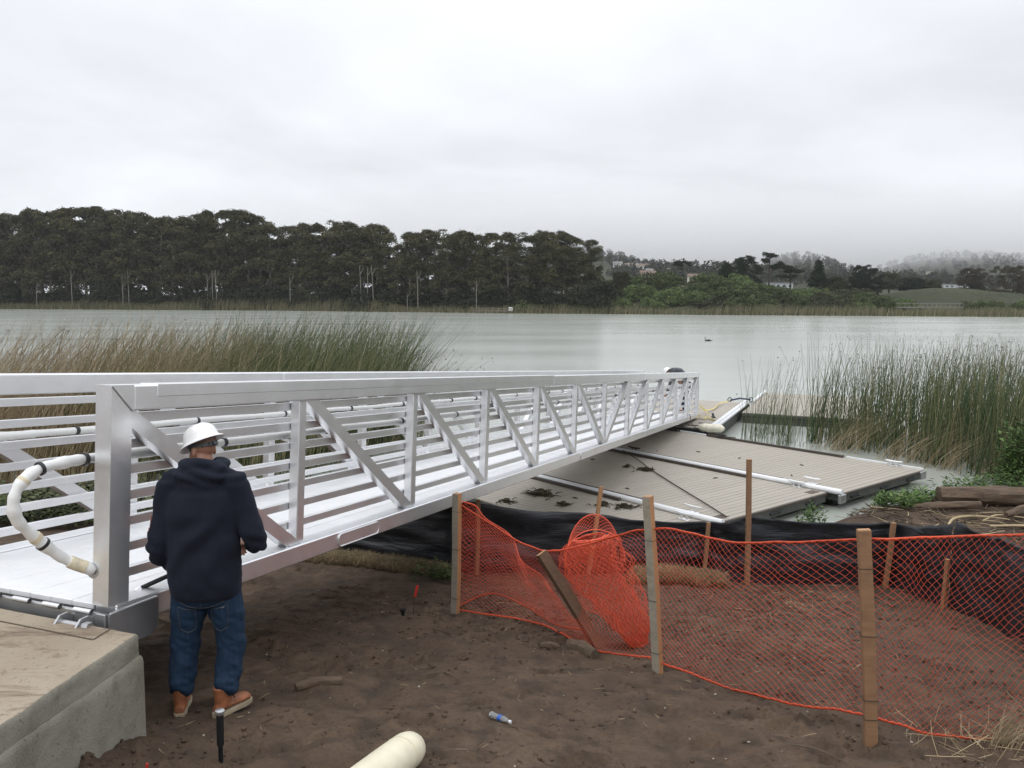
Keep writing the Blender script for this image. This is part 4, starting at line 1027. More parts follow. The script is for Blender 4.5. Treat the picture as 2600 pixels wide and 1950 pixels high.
# second worker bending at the far end of the gangway
wp = G(22.62, .34, -.012)
man2 = thing('person', 'person in white hard hat and grey jacket bending at the far end of the gangway', 'person', tuple(wp), rotz=R(69))
J2 = dict(shL=(-.19, .36, 1.18), elL=(-.22, .46, .84), wrL=(-.15, .56, .62), shR=(.19, .36, 1.18), elR=(.22, .48, .84), wrR=(.14, .58, .62),
          hipL=(-.098, 0, .86), knL=(-.11, .06, .46), anL=(-.13, -.02, .09), hipR=(.098, 0, .86), knR=(.12, .05, .46), anR=(.13, .02, .09),
          neck=(0, .46, 1.26), head=(0, .57, 1.27), handL=((.1, .3, -.9), (.2, .9, .1)), handR=((-.1, .3, -.9), (-.2, .9, .1)))
ay2 = (0, -.55, .83)
torso2 = [((0, -.02, .82), .19, .14), ((0, .0, .92), .20, .15, 24, (1, 0, 0), (0, .85, -.5)), ((0, .10, 1.16), .205, .14, 24, (1, 0, 0), ay2), ((0, .22, 1.28), .215, .14, 24, (1, 0, 0), ay2), ((0, .33, 1.31), .21, .125, 24, (1, 0, 0), (0, -.3, .95)), ((0, .41, 1.30), .16, .10, 24, (1, 0, 0), (0, -.2, .98)), ((0, .46, 1.28), .09, .08, 24, (1, 0, 0), (0, -.2, .98))]
def hood2(mb): ell(mb, (0, .40, 1.37), (.13, .09, .05)); ell(mb, (0, .46, 1.31), (.12, .06, .06))
person(man2, J2, torso2, hood2, GREYF, True, .016, None, (0, .75, -.75), (0, .75, .65))
boot(man2, (-.13, -.02, .0), R(8)); boot(man2, (.13, .02, .0), R(-10))

# ------------------------------------------------------------------ foliage tools
def leaf_quads(C, size, rsd, asp=.55, up=.0, jit=.35):
    """quads at centres C (Nx3); random orientation, biased flat by up"""
    n = len(C); A = rsd.normal(size=(n, 3)); A[:, 2] *= (1 - up * .7); A /= np.linalg.norm(A, axis=1)[:, None]
    B = rsd.normal(size=(n, 3)); B[:, 2] *= (1 - up * .7); B -= A * (A * B).sum(1)[:, None]; B /= np.linalg.norm(B, axis=1)[:, None] + 1e-9
    s_ = size * (1 + jit * rsd.uniform(-1, 1, n))[:, None]
    A = A * s_ * .5; B = B * s_ * .5 * asp
    V = np.stack([C - A, C - B * .9, C + A, C + B * .9], 1).reshape(-1, 3)
    return V, (np.arange(n)[:, None] * 4 + np.array([[0, 1, 2, 3]]))
def mat_leaf(name, a, b, c=None, scale=.35, trans=.0):
    M = Mat(name, a, .75, 0, .2); geo = M.n.new('ShaderNodeNewGeometry'); isl = geo.outputs['Random Per Island']
    rn = M.objrand(); cc = M.mix(M.rng(M.noise(scale, 3, .6), .35, .65), a, b)
    if c: cc = M.mix(M.rng(M.noise(scale * .35, 2, .5), .55, .7), cc, c)
    cc = M.mix(M.rng(rn, 0, 1, 0, .5), cc, tuple((x + y) * .30 for x, y in zip(a, b)))
    M.color(M.mix(1.0, cc, M.ramp(isl, [(0, (.5, .5, .5)), (.6, (1, 1, 1)), (1, (1.7, 1.65, 1.5))]), 'MULTIPLY'))
    return M.m
BARK_EUC = simple('eucalyptus_bark', (.16, .135, .11), .9, 0, .4, .8)
BARK_DARK = simple('dark_bark', (.05, .042, .035), .9, 0, .3, 1.5)
LEAF_EUC = mat_leaf('eucalyptus_leaves', (.048, .048, .024), (.092, .086, .041), (.118, .084, .040), .25)
LEAF_CYP = mat_leaf('cypress_leaves', (.014, .026, .015), (.024, .040, .021), None, .4)
LEAF_BUSH = mat_leaf('bush_leaves', (.062, .085, .033), (.10, .13, .052), (.085, .09, .05), .5)
LEAF_BRIGHT = mat_leaf('bright_bush_leaves', (.10, .145, .052), (.145, .19, .072), None, .5)
LEAF_OLIVE = mat_leaf('olive_bush_leaves', (.052, .060, .033), (.085, .088, .050), None, .5)
LEAF_BROWN = mat_leaf('brown_tree_leaves', (.050, .042, .026), (.075, .060, .036), (.05, .055, .03), .3)
LEAF_DARK = mat_leaf('understory_leaves', (.022, .026, .013), (.042, .045, .022), None, .3)
def clump_pts(rsd, c, r_, n, shell=.65, flat=.6):
    d = rsd.normal(size=(n, 3)); d /= np.linalg.norm(d, axis=1)[:, None]; d[:, 2] = np.where(d[:, 2] < -.35, -d[:, 2], d[:, 2])
    q = (shell + (1 - shell) * rsd.uniform(0, 1, n) + .35 * rsd.uniform(0, 1, n) ** 4) * r_; P = np.asarray(c) + d * q[:, None] * np.array([1, 1, flat]); return P
def make_tree(name, clumps, trunk_paths, leaf_mat, bark_mat, leaf=.6, per=90, seed=0, flat=.6, up=.3, asp=.55):
    """clumps: list (x,y,z,r); trunk_paths: list of (points, radii)"""
    rsd = np.random.RandomState(seed); root = bpy.data.objects.new(name, None); link(root)
    mb = MB()
    for P, rr in trunk_paths: mb.tube(np.array(P), rr, 7, cap=True)
    mb.obj('trunk', bark_mat, root, True)
    C_ = np.concatenate([clump_pts(rsd, c[:3], c[3], max(12, int(per * (c[3]) ** 1.6)), .55, flat) for c in clumps])
    V, F = leaf_quads(C_, leaf, rsd, asp, up)
    mobj('crown', arr_mesh('crown', V, F, leaf_mat), root)
    return root
def euc(seed, H):
    rsd = np.random.RandomState(seed); th = H * rsd.uniform(.80, .9); bx, by_ = rsd.uniform(-1.2, 1.2, 2)
    tp = [(bx * t ** 1.5, by_ * t ** 1.5, -1 + (th + 1) * t) for t in np.linspace(0, 1, 7)]
    paths = [(tp, np.linspace(.42, .10, 7))]; cl = []
    for k in range(24):
        t = rsd.uniform(.16, .97); b = np.array([np.interp(t, np.linspace(0, 1, 7), [q[i] for q in tp]) for i in range(3)])
        a = rsd.uniform(0, 6.28); ln = rsd.uniform(1.8, 4.4) * (1.05 - .4 * t); e = b + np.array([math.cos(a) * ln, math.sin(a) * ln, ln * rsd.uniform(.7, 1.4)])
        e[2] = min(e[2], H - 1); paths.append(([b, (b + e) / 2 + np.array([0, 0, -.15 * ln]), e], [.13, .09, .05]))
        for q in range(3):
            c = e + rsd.normal(size=3) * np.array([1.0, 1.0, .7]); cl.append((*c, rsd.uniform(1.0, 1.8)))
    for k in range(9):
        a = rsd.uniform(0, 6.28); q = rsd.uniform(0, 2.4); cl.append((bx + math.cos(a) * q, by_ + math.sin(a) * q, H - .7 - .22 * q * q + rsd.uniform(-.5, .4), rsd.uniform(.9, 1.6)))
    return make_tree('eucalyptus_tree', cl, paths, LEAF_EUC, BARK_EUC, .56, 60, seed, .88, .15)
def place_proto(protos, i, loc, sc, rz, name, label, cat, group):
    src = protos[i]
    if not src.get('used'): o = src; o['used'] = 1
    else: o = copy_tree(src)
    o.location = loc; o.scale = sc if isinstance(sc, tuple) else (sc,) * 3; o.rotation_euler = (0, 0, rz); o.name = name
    return tag(o, label, cat, group)

# ------------------------------------------------------------------ eucalyptus grove across the lake
rs = np.random.RandomState(12)
protos = [euc(100 + k, 26) for k in range(7)]
TOPX = [-60, 0, 100, 250, 300, 420, 560, 640, 700, 800, 900, 960, 1000, 1100, 1200, 1300, 1400, 1480, 1515, 1545]
TOPY = [560, 560, 545, 535, 545, 562, 548, 546, 575, 580, 572, 582, 602, 590, 598, 600, 592, 605, 635, 690]
ntree = 0
def px_of(x, y): return 1300 + FPX * x / (y * cp)
for row, (dd, n) in enumerate(((9, 56), (19, 46))):
    for k in range(n):
        t = (k + rs.uniform(-.35, .35)) / (n - 1); X = -185 + 207 * t
        Y = float(far_shore(X)) + dd + rs.uniform(-3, 3) + max(0, X) * .25
        px = px_of(X, Y)
        if px > 1530: continue
        top = np.interp(px, TOPX, TOPY) - 1 + rs.uniform(-3, 8) + (0 if row else rs.choice([0, 0, 6, 26]))
        zt = CAMH + (757 - top) / FPX * Y; zb = fz(X, Y) - .2; s_ = (zt - zb) / 26.2
        place_proto(protos, ntree % 7, (X, Y, zb), (s_ * rs.uniform(.95, 1.35), s_ * rs.uniform(.95, 1.35), s_), rs.uniform(0, 6.28), 'eucalyptus_tree', 'tall dark eucalyptus tree in the grove across the lake', 'tree', 'eucalyptus grove across the lake'); ntree += 1
# pale slender trunks standing at the water's edge in front of the grove
PALE = simple('pale_bark', (.23, .21, .18), .8, 0, .25, .5)
for px, y0, y1, lean in ((85, 720, 770, 4), (177, 690, 770, 0), (308, 700, 775, 0), (323, 690, 770, 0), (525, 700, 768, 0), (538, 690, 768, 0), (548, 690, 768, -2), (735, 706, 765, 0), (917, 676, 770, -3), (933, 680, 768, 2), (948, 676, 770, -4), (1034, 748, 774, 0), (1061, 690, 770, -2), (1209, 714, 778, 0)):
    X0 = (px - 1300) / FPX; Y = float(far_shore(X0 * 250)) + 1.5; X = X0 * Y * cp; Y = float(far_shore(X)) + 1.5
    zb = fz(X, Y) - .3; zt = CAMH + (757 - y0) / FPX * Y; ln = lean / FPX * Y
    t = thing('bare_trunk', 'pale slender bare trunk rising in front of the dark eucalyptus grove', 'tree', (X, Y, zb), 'pale trunks before the grove')
    P = [(ln * q ** 2, 0, (zt - zb) * q) for q in np.linspace(0, 1, 6)]
    MB().tube(np.array(P), np.linspace(.14, .06, 6), 6).obj('trunk', PALE, t, True)
    MB().tube(np.array([P[4], (P[4][0] + .7, .3, P[4][2] + 1.2), (P[4][0] + 1.1, .4, P[4][2] + 2.6)]), [.07, .05, .03], 5).obj('limb', PALE, t, True)
# ------------------------------------------------------------------ bushes
def bush(seed, mat, nm='bush', leaf=.34, n=24, per=150, R_=1.0):
    rsd = np.random.RandomState(seed); cl = []
    for k in range(n):
        a = rsd.uniform(0, 6.28); q = math.sqrt(rsd.uniform(0, 1)) * 2.5; h = max(.5, 2.7 - .28 * q * q + rsd.uniform(-.5, .45)); cl.append((math.cos(a) * q, math.sin(a) * q, h, rsd.uniform(.6, 1.05)))
        if k % 2: cl.append((math.cos(a) * q * 1.1, math.sin(a) * q * 1.1, h * .45, rsd.uniform(.6, .95)))
    st = [([(0, 0, -.4), (math.cos(a) * .7, math.sin(a) * .7, 1.1), (math.cos(a) * 1.5, math.sin(a) * 1.5, 2.1)], [.09, .06, .03]) for a in np.linspace(0, 5.2, 5)]
    return make_tree(nm, cl, st, mat, BARK_DARK, leaf, per * .55, seed, .75, .15, .6)
BP = {'green': [bush(201, LEAF_BUSH), bush(202, LEAF_BUSH)], 'bright': [bush(203, LEAF_BRIGHT), bush(204, LEAF_BRIGHT)], 'olive': [bush(205, LEAF_OLIVE), bush(206, LEAF_OLIVE)], 'dark': [bush(207, LEAF_DARK, leaf=.26, per=330), bush(208, LEAF_DARK, leaf=.26, per=330)]}
nbu = {k: 0 for k in BP}
def put_bush(kind, X, Y, s_, label, group):
    p = BP[kind]; i = nbu[kind] % len(p); nbu[kind] += 1
    place_proto(p, i, (X, Y, fz(X, Y) - .25), (s_ * rs.uniform(.9, 1.25), s_ * rs.uniform(.9, 1.25), s_ * rs.uniform(.85, 1.1)), rs.uniform(0, 6.28), 'bush', label, 'bush', group)
for k in range(46):                                     # dark understory under the grove
    X = -190 + 4.75 * k + rs.uniform(-1.5, 1.5); X = min(X, 24)
    Y = float(far_shore(X)) + rs.uniform(6, 9); put_bush('dark', X, Y, rs.uniform(1.4, 2.5), 'dark understory bush at the foot of the eucalyptus grove', 'understory of the eucalyptus grove')
for k in range(215):
    X = rs.uniform(2, 102) if k < 150 else rs.uniform(58, 104); dd = rs.uniform(5, 46) if X > 24 else rs.uniform(4.5, 12)
    Y = float(far_shore(X)) + dd
    f = float(fbm(np.array([X / 9]), np.array([dd / 8]), 33, 2)[0])
    kind = 'bright' if (f > .30 or (X < 26 and dd < 9 and f > .0)) else ('olive' if f < -.18 else 'green')
    lab = {'green': 'mid green rounded bush in the thicket on the far shore', 'bright': 'bright green rounded bush in the thicket on the far shore', 'olive': 'dull olive bush in the thicket on the far shore'}[kind]
    put_bush(kind, X, Y, rs.uniform(1.0, 1.5) * (1.0 if dd > 12 else .8) * (1 if X < 66 else .78), lab, kind + ' bushes on the far shore')
for k in range(16):
    X = rs.uniform(117, 150); Y = float(far_shore(X)) + rs.uniform(7, 16)
    put_bush('green' if k % 3 else 'bright', X, Y, rs.uniform(.7, .95), 'low green bush to the right of the footbridge', 'bushes right of the footbridge')
# ------------------------------------------------------------------ cypresses and other lone trees
def spire(rsd, H, w_, n, z0=.1, flat=False):
    cl = []
    for k in range(n):
        t = rsd.uniform(z0, 1); q = w_ * (1 - t) ** .75 * math.sqrt(rsd.uniform(.15, 1)) if not flat else w_ * math.sqrt(rsd.uniform(0, 1)) * (.55 + .45 * math.sin(math.pi * min(1, (t - z0) / (1 - z0) * .75 + .2)))
        a = rsd.uniform(0, 6.28); cl.append((math.cos(a) * q, math.sin(a) * q, H * t, rsd.uniform(.9, 1.5) * (1.1 - .45 * t)))
    return cl
def lone(px, Y, ytop, ybase, label, shape, mat=LEAF_CYP, seed=1, name='cypress_tree'):
    X = (px - 1300) / FPX * Y * cp; zb = CAMH + (757 - ybase) / FPX * Y; H = (757 - ytop) / FPX * Y + CAMH - zb
    rsd = np.random.RandomState(seed); tp = [(0, 0, -2 + (H * .92 + 2) * t) for t in np.linspace(0, 1, 5)]; paths = [(tp, np.linspace(.34, .07, 5))]
    wpx = shape[1] / FPX * Y / 2
    if shape[0] == 'cone': cl = spire(rsd, H * .96, wpx * .85, 75, .04); lf = .40
    elif shape[0] == 'dome': cl = spire(rsd, H * .93, wpx * .82, 95, .06, True); lf = .40
    elif shape[0] == 'umbrella':
        cl = []; lf = .36
        for k in range(26):
            a = rsd.uniform(0, 6.28); q = wpx * math.sqrt(rsd.uniform(0, 1)); cl.append((math.cos(a) * q, math.sin(a) * q, H * (.93 - .42 * abs(q / wpx - .55) + rsd.uniform(-.08, .05)), rsd.uniform(.55, .9)))
        for k in range(7):
            c = cl[k * 3]; paths.append(([(0, 0, H * .42), (c[0] * .5, c[1] * .5, H * .58), c[:3]], [.12, .08, .04]))
    else:                                               # wind-swept, layered
        cl = []; lf = .4
        for L_ in shape[2]:
            for k in range(L_[3]):
                cl.append((L_[0] * wpx + rsd.normal() * L_[2] * wpx, rsd.normal() * L_[2] * wpx * .8, H * (L_[1] + rsd.normal() * .03), rsd.uniform(.65, 1.05)))
            paths.append(([(0, 0, H * max(.15, L_[1] - .35)), (L_[0] * wpx * .6, 0, H * (L_[1] - .12)), (L_[0] * wpx, 0, H * L_[1])], [.17, .1, .05]))
    o = make_tree(name, cl, paths, mat, BARK_DARK, lf, 165, seed, .72, .15, .5); o.location = (X, Y, zb); return tag(o, label, 'tree')
lone(1731, 258, 662, 707, 'small umbrella shaped cypress standing alone above the green thicket', ('umbrella', 46), seed=31)
lone(1842, 262, 668, 728, 'bushy cone shaped cypress left of the tallest cypress', ('cone', 74), seed=32)
lone(1893, 264, 648, 728, 'tallest broad dark cypress of the cluster above the thicket', ('dome', 84), seed=33)
lone(1950, 262, 645, 728, 'windswept cypress with flat layered boughs right of the tallest cypress', ('wind', 70, [(.05, .95, .22, 16), (-.2, .78, .15, 8), (.75, .68, .12, 8), (.35, .6, .12, 6)]), seed=34)
lone(2005, 262, 675, 732, 'low dark cypress leaning beside the windswept one', ('wind', 76, [(-.3, .92, .2, 14), (.25, .75, .25, 16), (-.1, .5, .3, 12)]), seed=35)
lone(2074, 258, 660, 742, 'upright dark cypress with a ragged pointed top', ('cone', 66), seed=36)
lone(2120, 262, 700, 745, 'dark bushy cypress below the pointed one', ('dome', 60), mat=LEAF_OLIVE, seed=37)
lone(2195, 250, 670, 752, 'big wide spreading dark pine left of the grassy bank', ('dome', 104), seed=38)
lone(2255, 285, 690, 735, 'rounded olive tree behind the spreading pine', ('dome', 60), mat=LEAF_OLIVE, seed=39)
lone(2310, 300, 702, 735, 'low dark flat topped tree on the grassy bank', ('dome', 80), seed=40)
lone(2362, 305, 706, 735, 'small olive tree beside the low dark flat topped tree', ('dome', 50), mat=LEAF_OLIVE, seed=41)
lone(2464, 290, 676, 740, 'rounded brown tree behind the grassy bank', ('dome', 86), mat=LEAF_BROWN, seed=42)
lone(2570, 262, 668, 760, 'large brown domed tree at the right edge of the photo', ('dome', 150), mat=LEAF_BROWN, seed=43)
lone(2650, 262, 675, 760, 'brown domed tree beyond the right edge', ('dome', 130), mat=LEAF_BROWN, seed=44)
lone(1575, 250, 690, 745, 'grey green tree at the right end of the eucalyptus grove', ('dome', 60), mat=LEAF_EUC, seed=45)
lone(1435, 238, 688, 755, 'pale grey loose tree in front of the eucalyptus grove', ('wind', 44, [(0, .9, .3, 10), (-.3, .7, .3, 8), (.3, .6, .3, 8)]), mat=LEAF_OLIVE, seed=46)
lone(1247, 232, 735, 786, 'dark round tree by the small pier', ('dome', 52), mat=LEAF_DARK, seed=47)

# ------------------------------------------------------------------ reeds
def reed_mesh(name, bases, hts, lean, bend, rad, mat, seed, nseg=5, curl_dir=None):
    """3-sided tapering curved stalks"""
    rsd = np.random.RandomState(seed); n = len(bases); ts = np.linspace(0, 1, nseg)
    az = rsd.uniform(0, 6.28, n)
    L0 = lean + rsd.normal(size=(n, 2)) * .10
    Bd = bend[None, :] * (rsd.uniform(.2, 1.6, n)[:, None]) + rsd.normal(size=(n, 2)) * .10
    V = np.zeros((n, nseg, 3, 3))
    for k, t in enumerate(ts):
        c = bases.copy(); c[:, :2] += (L0 * t + Bd * t * t) * hts[:, None]; c[:, 2] += hts * t * (1 - .10 * t * np.linalg.norm(Bd, axis=1))
        r_ = rad * (1 - .8 * t)
        for q in range(3):
            a = az + 2 * math.pi * q / 3; V[:, k, q, 0] = c[:, 0] + np.cos(a) * r_; V[:, k, q, 1] = c[:, 1] + np.sin(a) * r_; V[:, k, q, 2] = c[:, 2]
    base = (np.arange(n) * nseg * 3)[:, None, None] + (np.arange(nseg - 1) * 3)[None, :, None]
    F = np.concatenate([(base + np.array([q, (q + 1) % 3, 3 + (q + 1) % 3, 3 + q])[None, None]).reshape(-1, 4) for q in range(3)])
    return arr_mesh(name, V.reshape(-1, 3), F, mat)
def mat_reed(name, a, b, c):
    M = Mat(name, a, .6, 0, .3)
    geo = M.n.new('ShaderNodeNewGeometry'); isl = geo.outputs['Random Per Island']
    M.color(M.ramp(isl, [(0, a), (.5, b), (.85, c), (1, tuple(x * 1.25 for x in c))])); return M.m
REED_G = mat_reed('green_reed', (.028, .055, .022), (.065, .105, .04), (.17, .185, .085))
REED_M = mat_reed('mixed_reed', (.065, .095, .038), (.16, .175, .08), (.34, .29, .17))
REED_T = mat_reed('tan_reed', (.22, .165, .095), (.36, .28, .17), (.48, .395, .26))
REED_F = mat_reed('far_reed', (.09, .10, .048), (.16, .155, .08), (.26, .215, .135))
def scatter(rsd, n, poly):
    poly = np.array(poly); lo_, hi_ = poly.min(0), poly.max(0); o_ = []
    while len(o_) < n:
        p = rsd.uniform(lo_, hi_, (n * 2, 2)); ins = np.zeros(len(p), bool); j = len(poly) - 1
        for i in range(len(poly)):
            c = ((poly[i, 1] > p[:, 1]) != (poly[j, 1] > p[:, 1])) & (p[:, 0] < (poly[j, 0] - poly[i, 0]) * (p[:, 1] - poly[i, 1]) / (poly[j, 1] - poly[i, 1] + 1e-12) + poly[i, 0]); ins ^= c; j = i
        o_ += p[ins].tolist()
    return np.array(o_[:n])
SEEDM = simple('seed_head', (.09, .065, .04), .9)
def reed_bed(name, label, poly, n, h0, h1, lean, bend, mat, seed, rad=.0075, zf=None, parent=None, heads=.22):
    rsd = np.random.RandomState(seed); p = scatter(rsd, n, poly)
    # tussocky: pull stalks towards clump centres
    cen = p[rsd.randint(0, n, max(4, n // 45))]; d = ((p[:, None] - cen[None]) ** 2).sum(2); k = d.argmin(1); p = p + (cen[k] - p) * rsd.uniform(0, .55, n)[:, None]
    z = np.full(n, .1) if zf is None else zf(p[:, 0], p[:, 1])
    h = rsd.uniform(h0, h1, n) * (1 - .25 * rsd.uniform(0, 1, n) ** 3)
    me = reed_mesh(name, np.column_stack([p, z]), h, np.array(lean), np.array(bend), rad, mat, seed)
    if heads:
        n5 = len(me.vertices) // n; co = np.empty(len(me.vertices) * 3, np.float32); me.vertices.foreach_get('co', co); tips = co.reshape(n, n5, 3)[:, -1]
        k = rsd.rand(n) < heads; C_ = (tips[k][:, None] + rsd.normal(size=(k.sum(), 5, 3)) * np.array([.016, .016, .03])).reshape(-1, 3) - np.array([0, 0, .05])
        V, F = leaf_quads(C_, .045, rsd, .35); hm = arr_mesh('seed_heads', V, F, SEEDM)
        ho = mobj('seed_heads', hm); ho['kind'] = 'stuff'
    o = mobj(name, me, parent)
    if heads: ho.parent = o
    if not parent: tag(o, label, 'reeds', kind='stuff')
    return o
def lz(x, y): return np.maximum(ground_z(x, y), -.05)
reed_bed('reeds', 'dense tan and green reeds leaning in the wind behind the gangway', [(-16, 19), (-13, 27), (-9.5, 28), (-7.5, 23), (-8, 17.5), (-12, 16)], 3600, 2.2, 4.0, (.10, 0), (.40, 0), REED_T, 301, .0140, lz, None, .04)
reed_bed('reeds', 'green tule reeds behind the middle of the gangway', [(-11, 19), (-10, 27), (-4.8, 28), (-3.2, 25), (-3.5, 21), (-5, 17.5), (-8, 16.5)], 3300, 2.2, 3.9, (.05, 0), (.26, 0), REED_M, 302, .0125, lz, None, .05)
reed_bed('reeds', 'dark green reeds at the right end of the bed behind the gangway', [(-9, 21), (-7.5, 27), (-4, 27.5), (-3.1, 25), (-3.3, 21.5), (-5.5, 19)], 2100, 2.4, 4.0, (.03, 0), (.26, 0), REED_G, 303, .0125, None, None, .05)
reed_bed('reeds', 'sparse reeds fanning low over the water beyond the gangway', [(-3.8, 21), (-3.8, 26), (-2.6, 25), (-2.4, 22)], 330, 1.9, 2.9, (.12, 0), (.42, 0), REED_M, 304, .007)
reed_bed('reeds', 'tall dark green tule reeds standing beside the floating docks', [(8.3, 23.6), (8.7, 22.4), (9.7, 21.6), (10.2, 20.2), (10.8, 18.4), (14, 17.0), (18, 19), (18, 26), (9, 25)], 3000, 1.9, 3.3, (.02, 0), (.03, 0), REED_G, 305, .0105)
reed_bed('reeds', 'olive and straw coloured reeds mixed into the tall bed at the right', [(8.6, 23.6), (10.0, 21.6), (10.6, 19.0), (11.2, 18.2), (15, 17.2), (18, 19), (18, 25), (9, 24.6)], 1300, 1.8, 3.3, (.03, 0), (.06, 0), REED_M, 306, .0100)
reed_bed('reeds', 'thin scattered stalks standing in the water beside the far dock', [(6.4, 23.6), (6.8, 22.6), (8.2, 22.6), (8.6, 25), (7.6, 25.2)], 150, .9, 2.7, (.05, 0), (.05, 0), REED_G, 307, .0075)
reed_bed('reeds', 'broken straw reeds lying in a tangle at the foot of the tall reeds', [(7.9, 22.9), (9.4, 21.0), (10.3, 19.2), (11.4, 17.4), (12.2, 18.2), (10.6, 21.4), (9, 23.4)], 380, .7, 1.5, (.25, -.2), (.5, -.5), REED_T, 308, .008)
def lyz(x, y): return np.full(len(x), .03)
# far shoreline reed band
rsd = np.random.RandomState(77); nn = 15000; xx = rsd.uniform(-230, 175, nn); yy = far_shore(xx) + rsd.uniform(-1.5, 5.5, nn)
hh = (1.8 + 1.0 * fbm(xx / 14, yy / 6, 9, 2)) * rsd.uniform(.7, 1.2, nn) * np.interp(xx, [-230, -40, 20, 175], [1.5, 1.4, 1.0, .95]) + .3
o = mobj('shore_reeds', reed_mesh('shore_reeds', np.column_stack([xx, yy, np.zeros(nn)]), hh, np.array([.05, 0]), np.array([.12, 0]), .075, REED_F, 310, 3))
tag(o, 'low olive and tan reed band along the far shore', 'reeds', kind='stuff')

# ------------------------------------------------------------------ buildings, pier, bridge, hills
WALLS = [simple('cream_wall', (.62, .57, .46), .8, 0, .08, 1), simple('white_wall', (.72, .72, .70), .8, 0, .06, 1), simple('grey_wall', (.48, .50, .52), .8, 0, .08, 1), simple('tan_wall', (.50, .42, .32), .8, 0, .1, 1)]
ROOFS = [simple('grey_roof', (.20, .20, .20), .8, 0, .15, 1), simple('brown_roof', (.16, .11, .085), .8, 0, .15, 1)]
GLASS = simple('window_glass', (.03, .04, .05), .1, 0, .2, 1)
def house(loc, w_, d_, h_, wall, roof, label, group, rz=0, floors=2, flat=False, nwin=4, name='house'):
    t = thing(name, label, 'house', loc, group, rz)
    MB().box((0, 0, h_ / 2 - 1), (w_ / 2, d_ / 2, h_ / 2 + 1), None, .03).obj('wall', wall, t)
    if flat: MB().box((0, 0, h_ + .15), (w_ / 2 + .25, d_ / 2 + .25, .14), None, .03).obj('roof', roof, t)
    else:
        e = .35; P = [(-w_ / 2 - e, -d_ / 2 - e, h_ + .02), (-w_ / 2 - e, d_ / 2 + e, h_ + .02), (-w_ / 2 - e, 0, h_ + d_ * .28)]; MB().prism(P, (1, 0, 0), w_ + 2 * e).obj('roof', roof, t)
    for f in range(floors):
        for k in range(nwin):
            x = -w_ / 2 + w_ * (k + .5) / nwin; z = h_ * (f + .55) / floors
            wi = MB().box((x, -d_ / 2 - .02, z), (w_ / nwin * .3, .05, h_ / floors * .26)).obj('window', WALLS[1], t)
            MB().box((x, -d_ / 2 - .05, z), (w_ / nwin * .25, .05, h_ / floors * .21)).obj('pane', GLASS, wi)
    return t
def at_px(px, py, Y): return ((px - 1300) / FPX * Y * cp, Y, CAMH + (757 - py) / FPX * Y)
x, y, z = at_px(565, 702, 330); house((x, y, z - 1), 9, 8, 6.5, WALLS[0], ROOFS[0], 'cream house glimpsed between the trunks left of the grove middle', 'houses behind the grove', 0, 2, True, 3)
x, y, z = at_px(690, 704, 330); house((x, y, z - 1), 7, 8, 7.5, WALLS[1], ROOFS[0], 'white house glimpsed between the trunks in the middle of the grove', 'houses behind the grove', 0, 2, True, 3)
x, y, z = at_px(470, 704, 335); house((x, y, z - 1), 14, 8, 4, WALLS[2], ROOFS[0], 'low grey house behind the left half of the grove', 'houses behind the grove', 0, 1, True, 4)
x, y, z = at_px(1642, 706, 330); house((x, y, z), 5.5, 4, 1.9, WALLS[3], ROOFS[1], 'small tan pavilion with arches behind the green thicket', 'houses beyond the thicket', 0, 1, False, 4)
x, y, z = at_px(1795, 722, 310); house((x, y, z), 7, 5, 2.2, WALLS[1], ROOFS[0], 'pale low house behind the thicket left of the cypress cluster', 'houses beyond the thicket', .2, 1, False, 3)
x, y, z = at_px(1760, 714, 340); house((x, y, z), 5, 4, 2.0, WALLS[0], ROOFS[1], 'cream low house behind the top of the thicket', 'houses beyond the thicket', -.1, 1, False, 3)
x, y, z = at_px(1975, 733, 320); house((x, y, z), 9, 6, 2.3, WALLS[2], ROOFS[0], 'pale blue grey building between the cypress trunks', 'houses beyond the thicket', 0, 1, True, 4)
x, y, z = at_px(2405, 732, 420); house((x, y, z - 1.2), 8, 6, 3.6, WALLS[2], ROOFS[0], 'pale house beyond the grassy bank', 'houses beyond the thicket', .1, 2, True, 3)
x, y, z = at_px(2445, 735, 400); house((x, y, z), 5, 5, 2.8, WALLS[2], ROOFS[0], 'small grey house beside the larger pale one beyond the grassy bank', 'houses beyond the thicket', 0, 1, True, 2)
# long pale school building on the first hill
sx_, sy_ = 130., 880.; sz_ = fz(sx_ + 8, sy_)
house((136, 900, fz(136, 900)), 44, 12, 5.0, WALLS[0], ROOFS[0], 'long pale flat roofed building on the hillside right of the grove', 'hillside buildings', .0, 2, True, 16, 'long_building')
rs = np.random.RandomState(90)
n_h = 0
for k in range(400):
    if n_h >= 70: break
    if rs.rand() < .45: X, Y = rs.uniform(110, 175), rs.uniform(780, 960)
    else: X, Y = rs.uniform(520, 1000), rs.uniform(1000, 1500)
    z = fz(X, Y)
    if z < 8: continue
    house((X, Y, z), rs.uniform(6, 11), 7, rs.uniform(4, 6.5), WALLS[rs.randint(0, 4)], ROOFS[rs.randint(0, 2)], 'small pale house among trees on the foggy hillside', 'houses on the foggy hills', rs.uniform(-.4, .4), 2, rs.rand() < .6, 3); n_h += 1
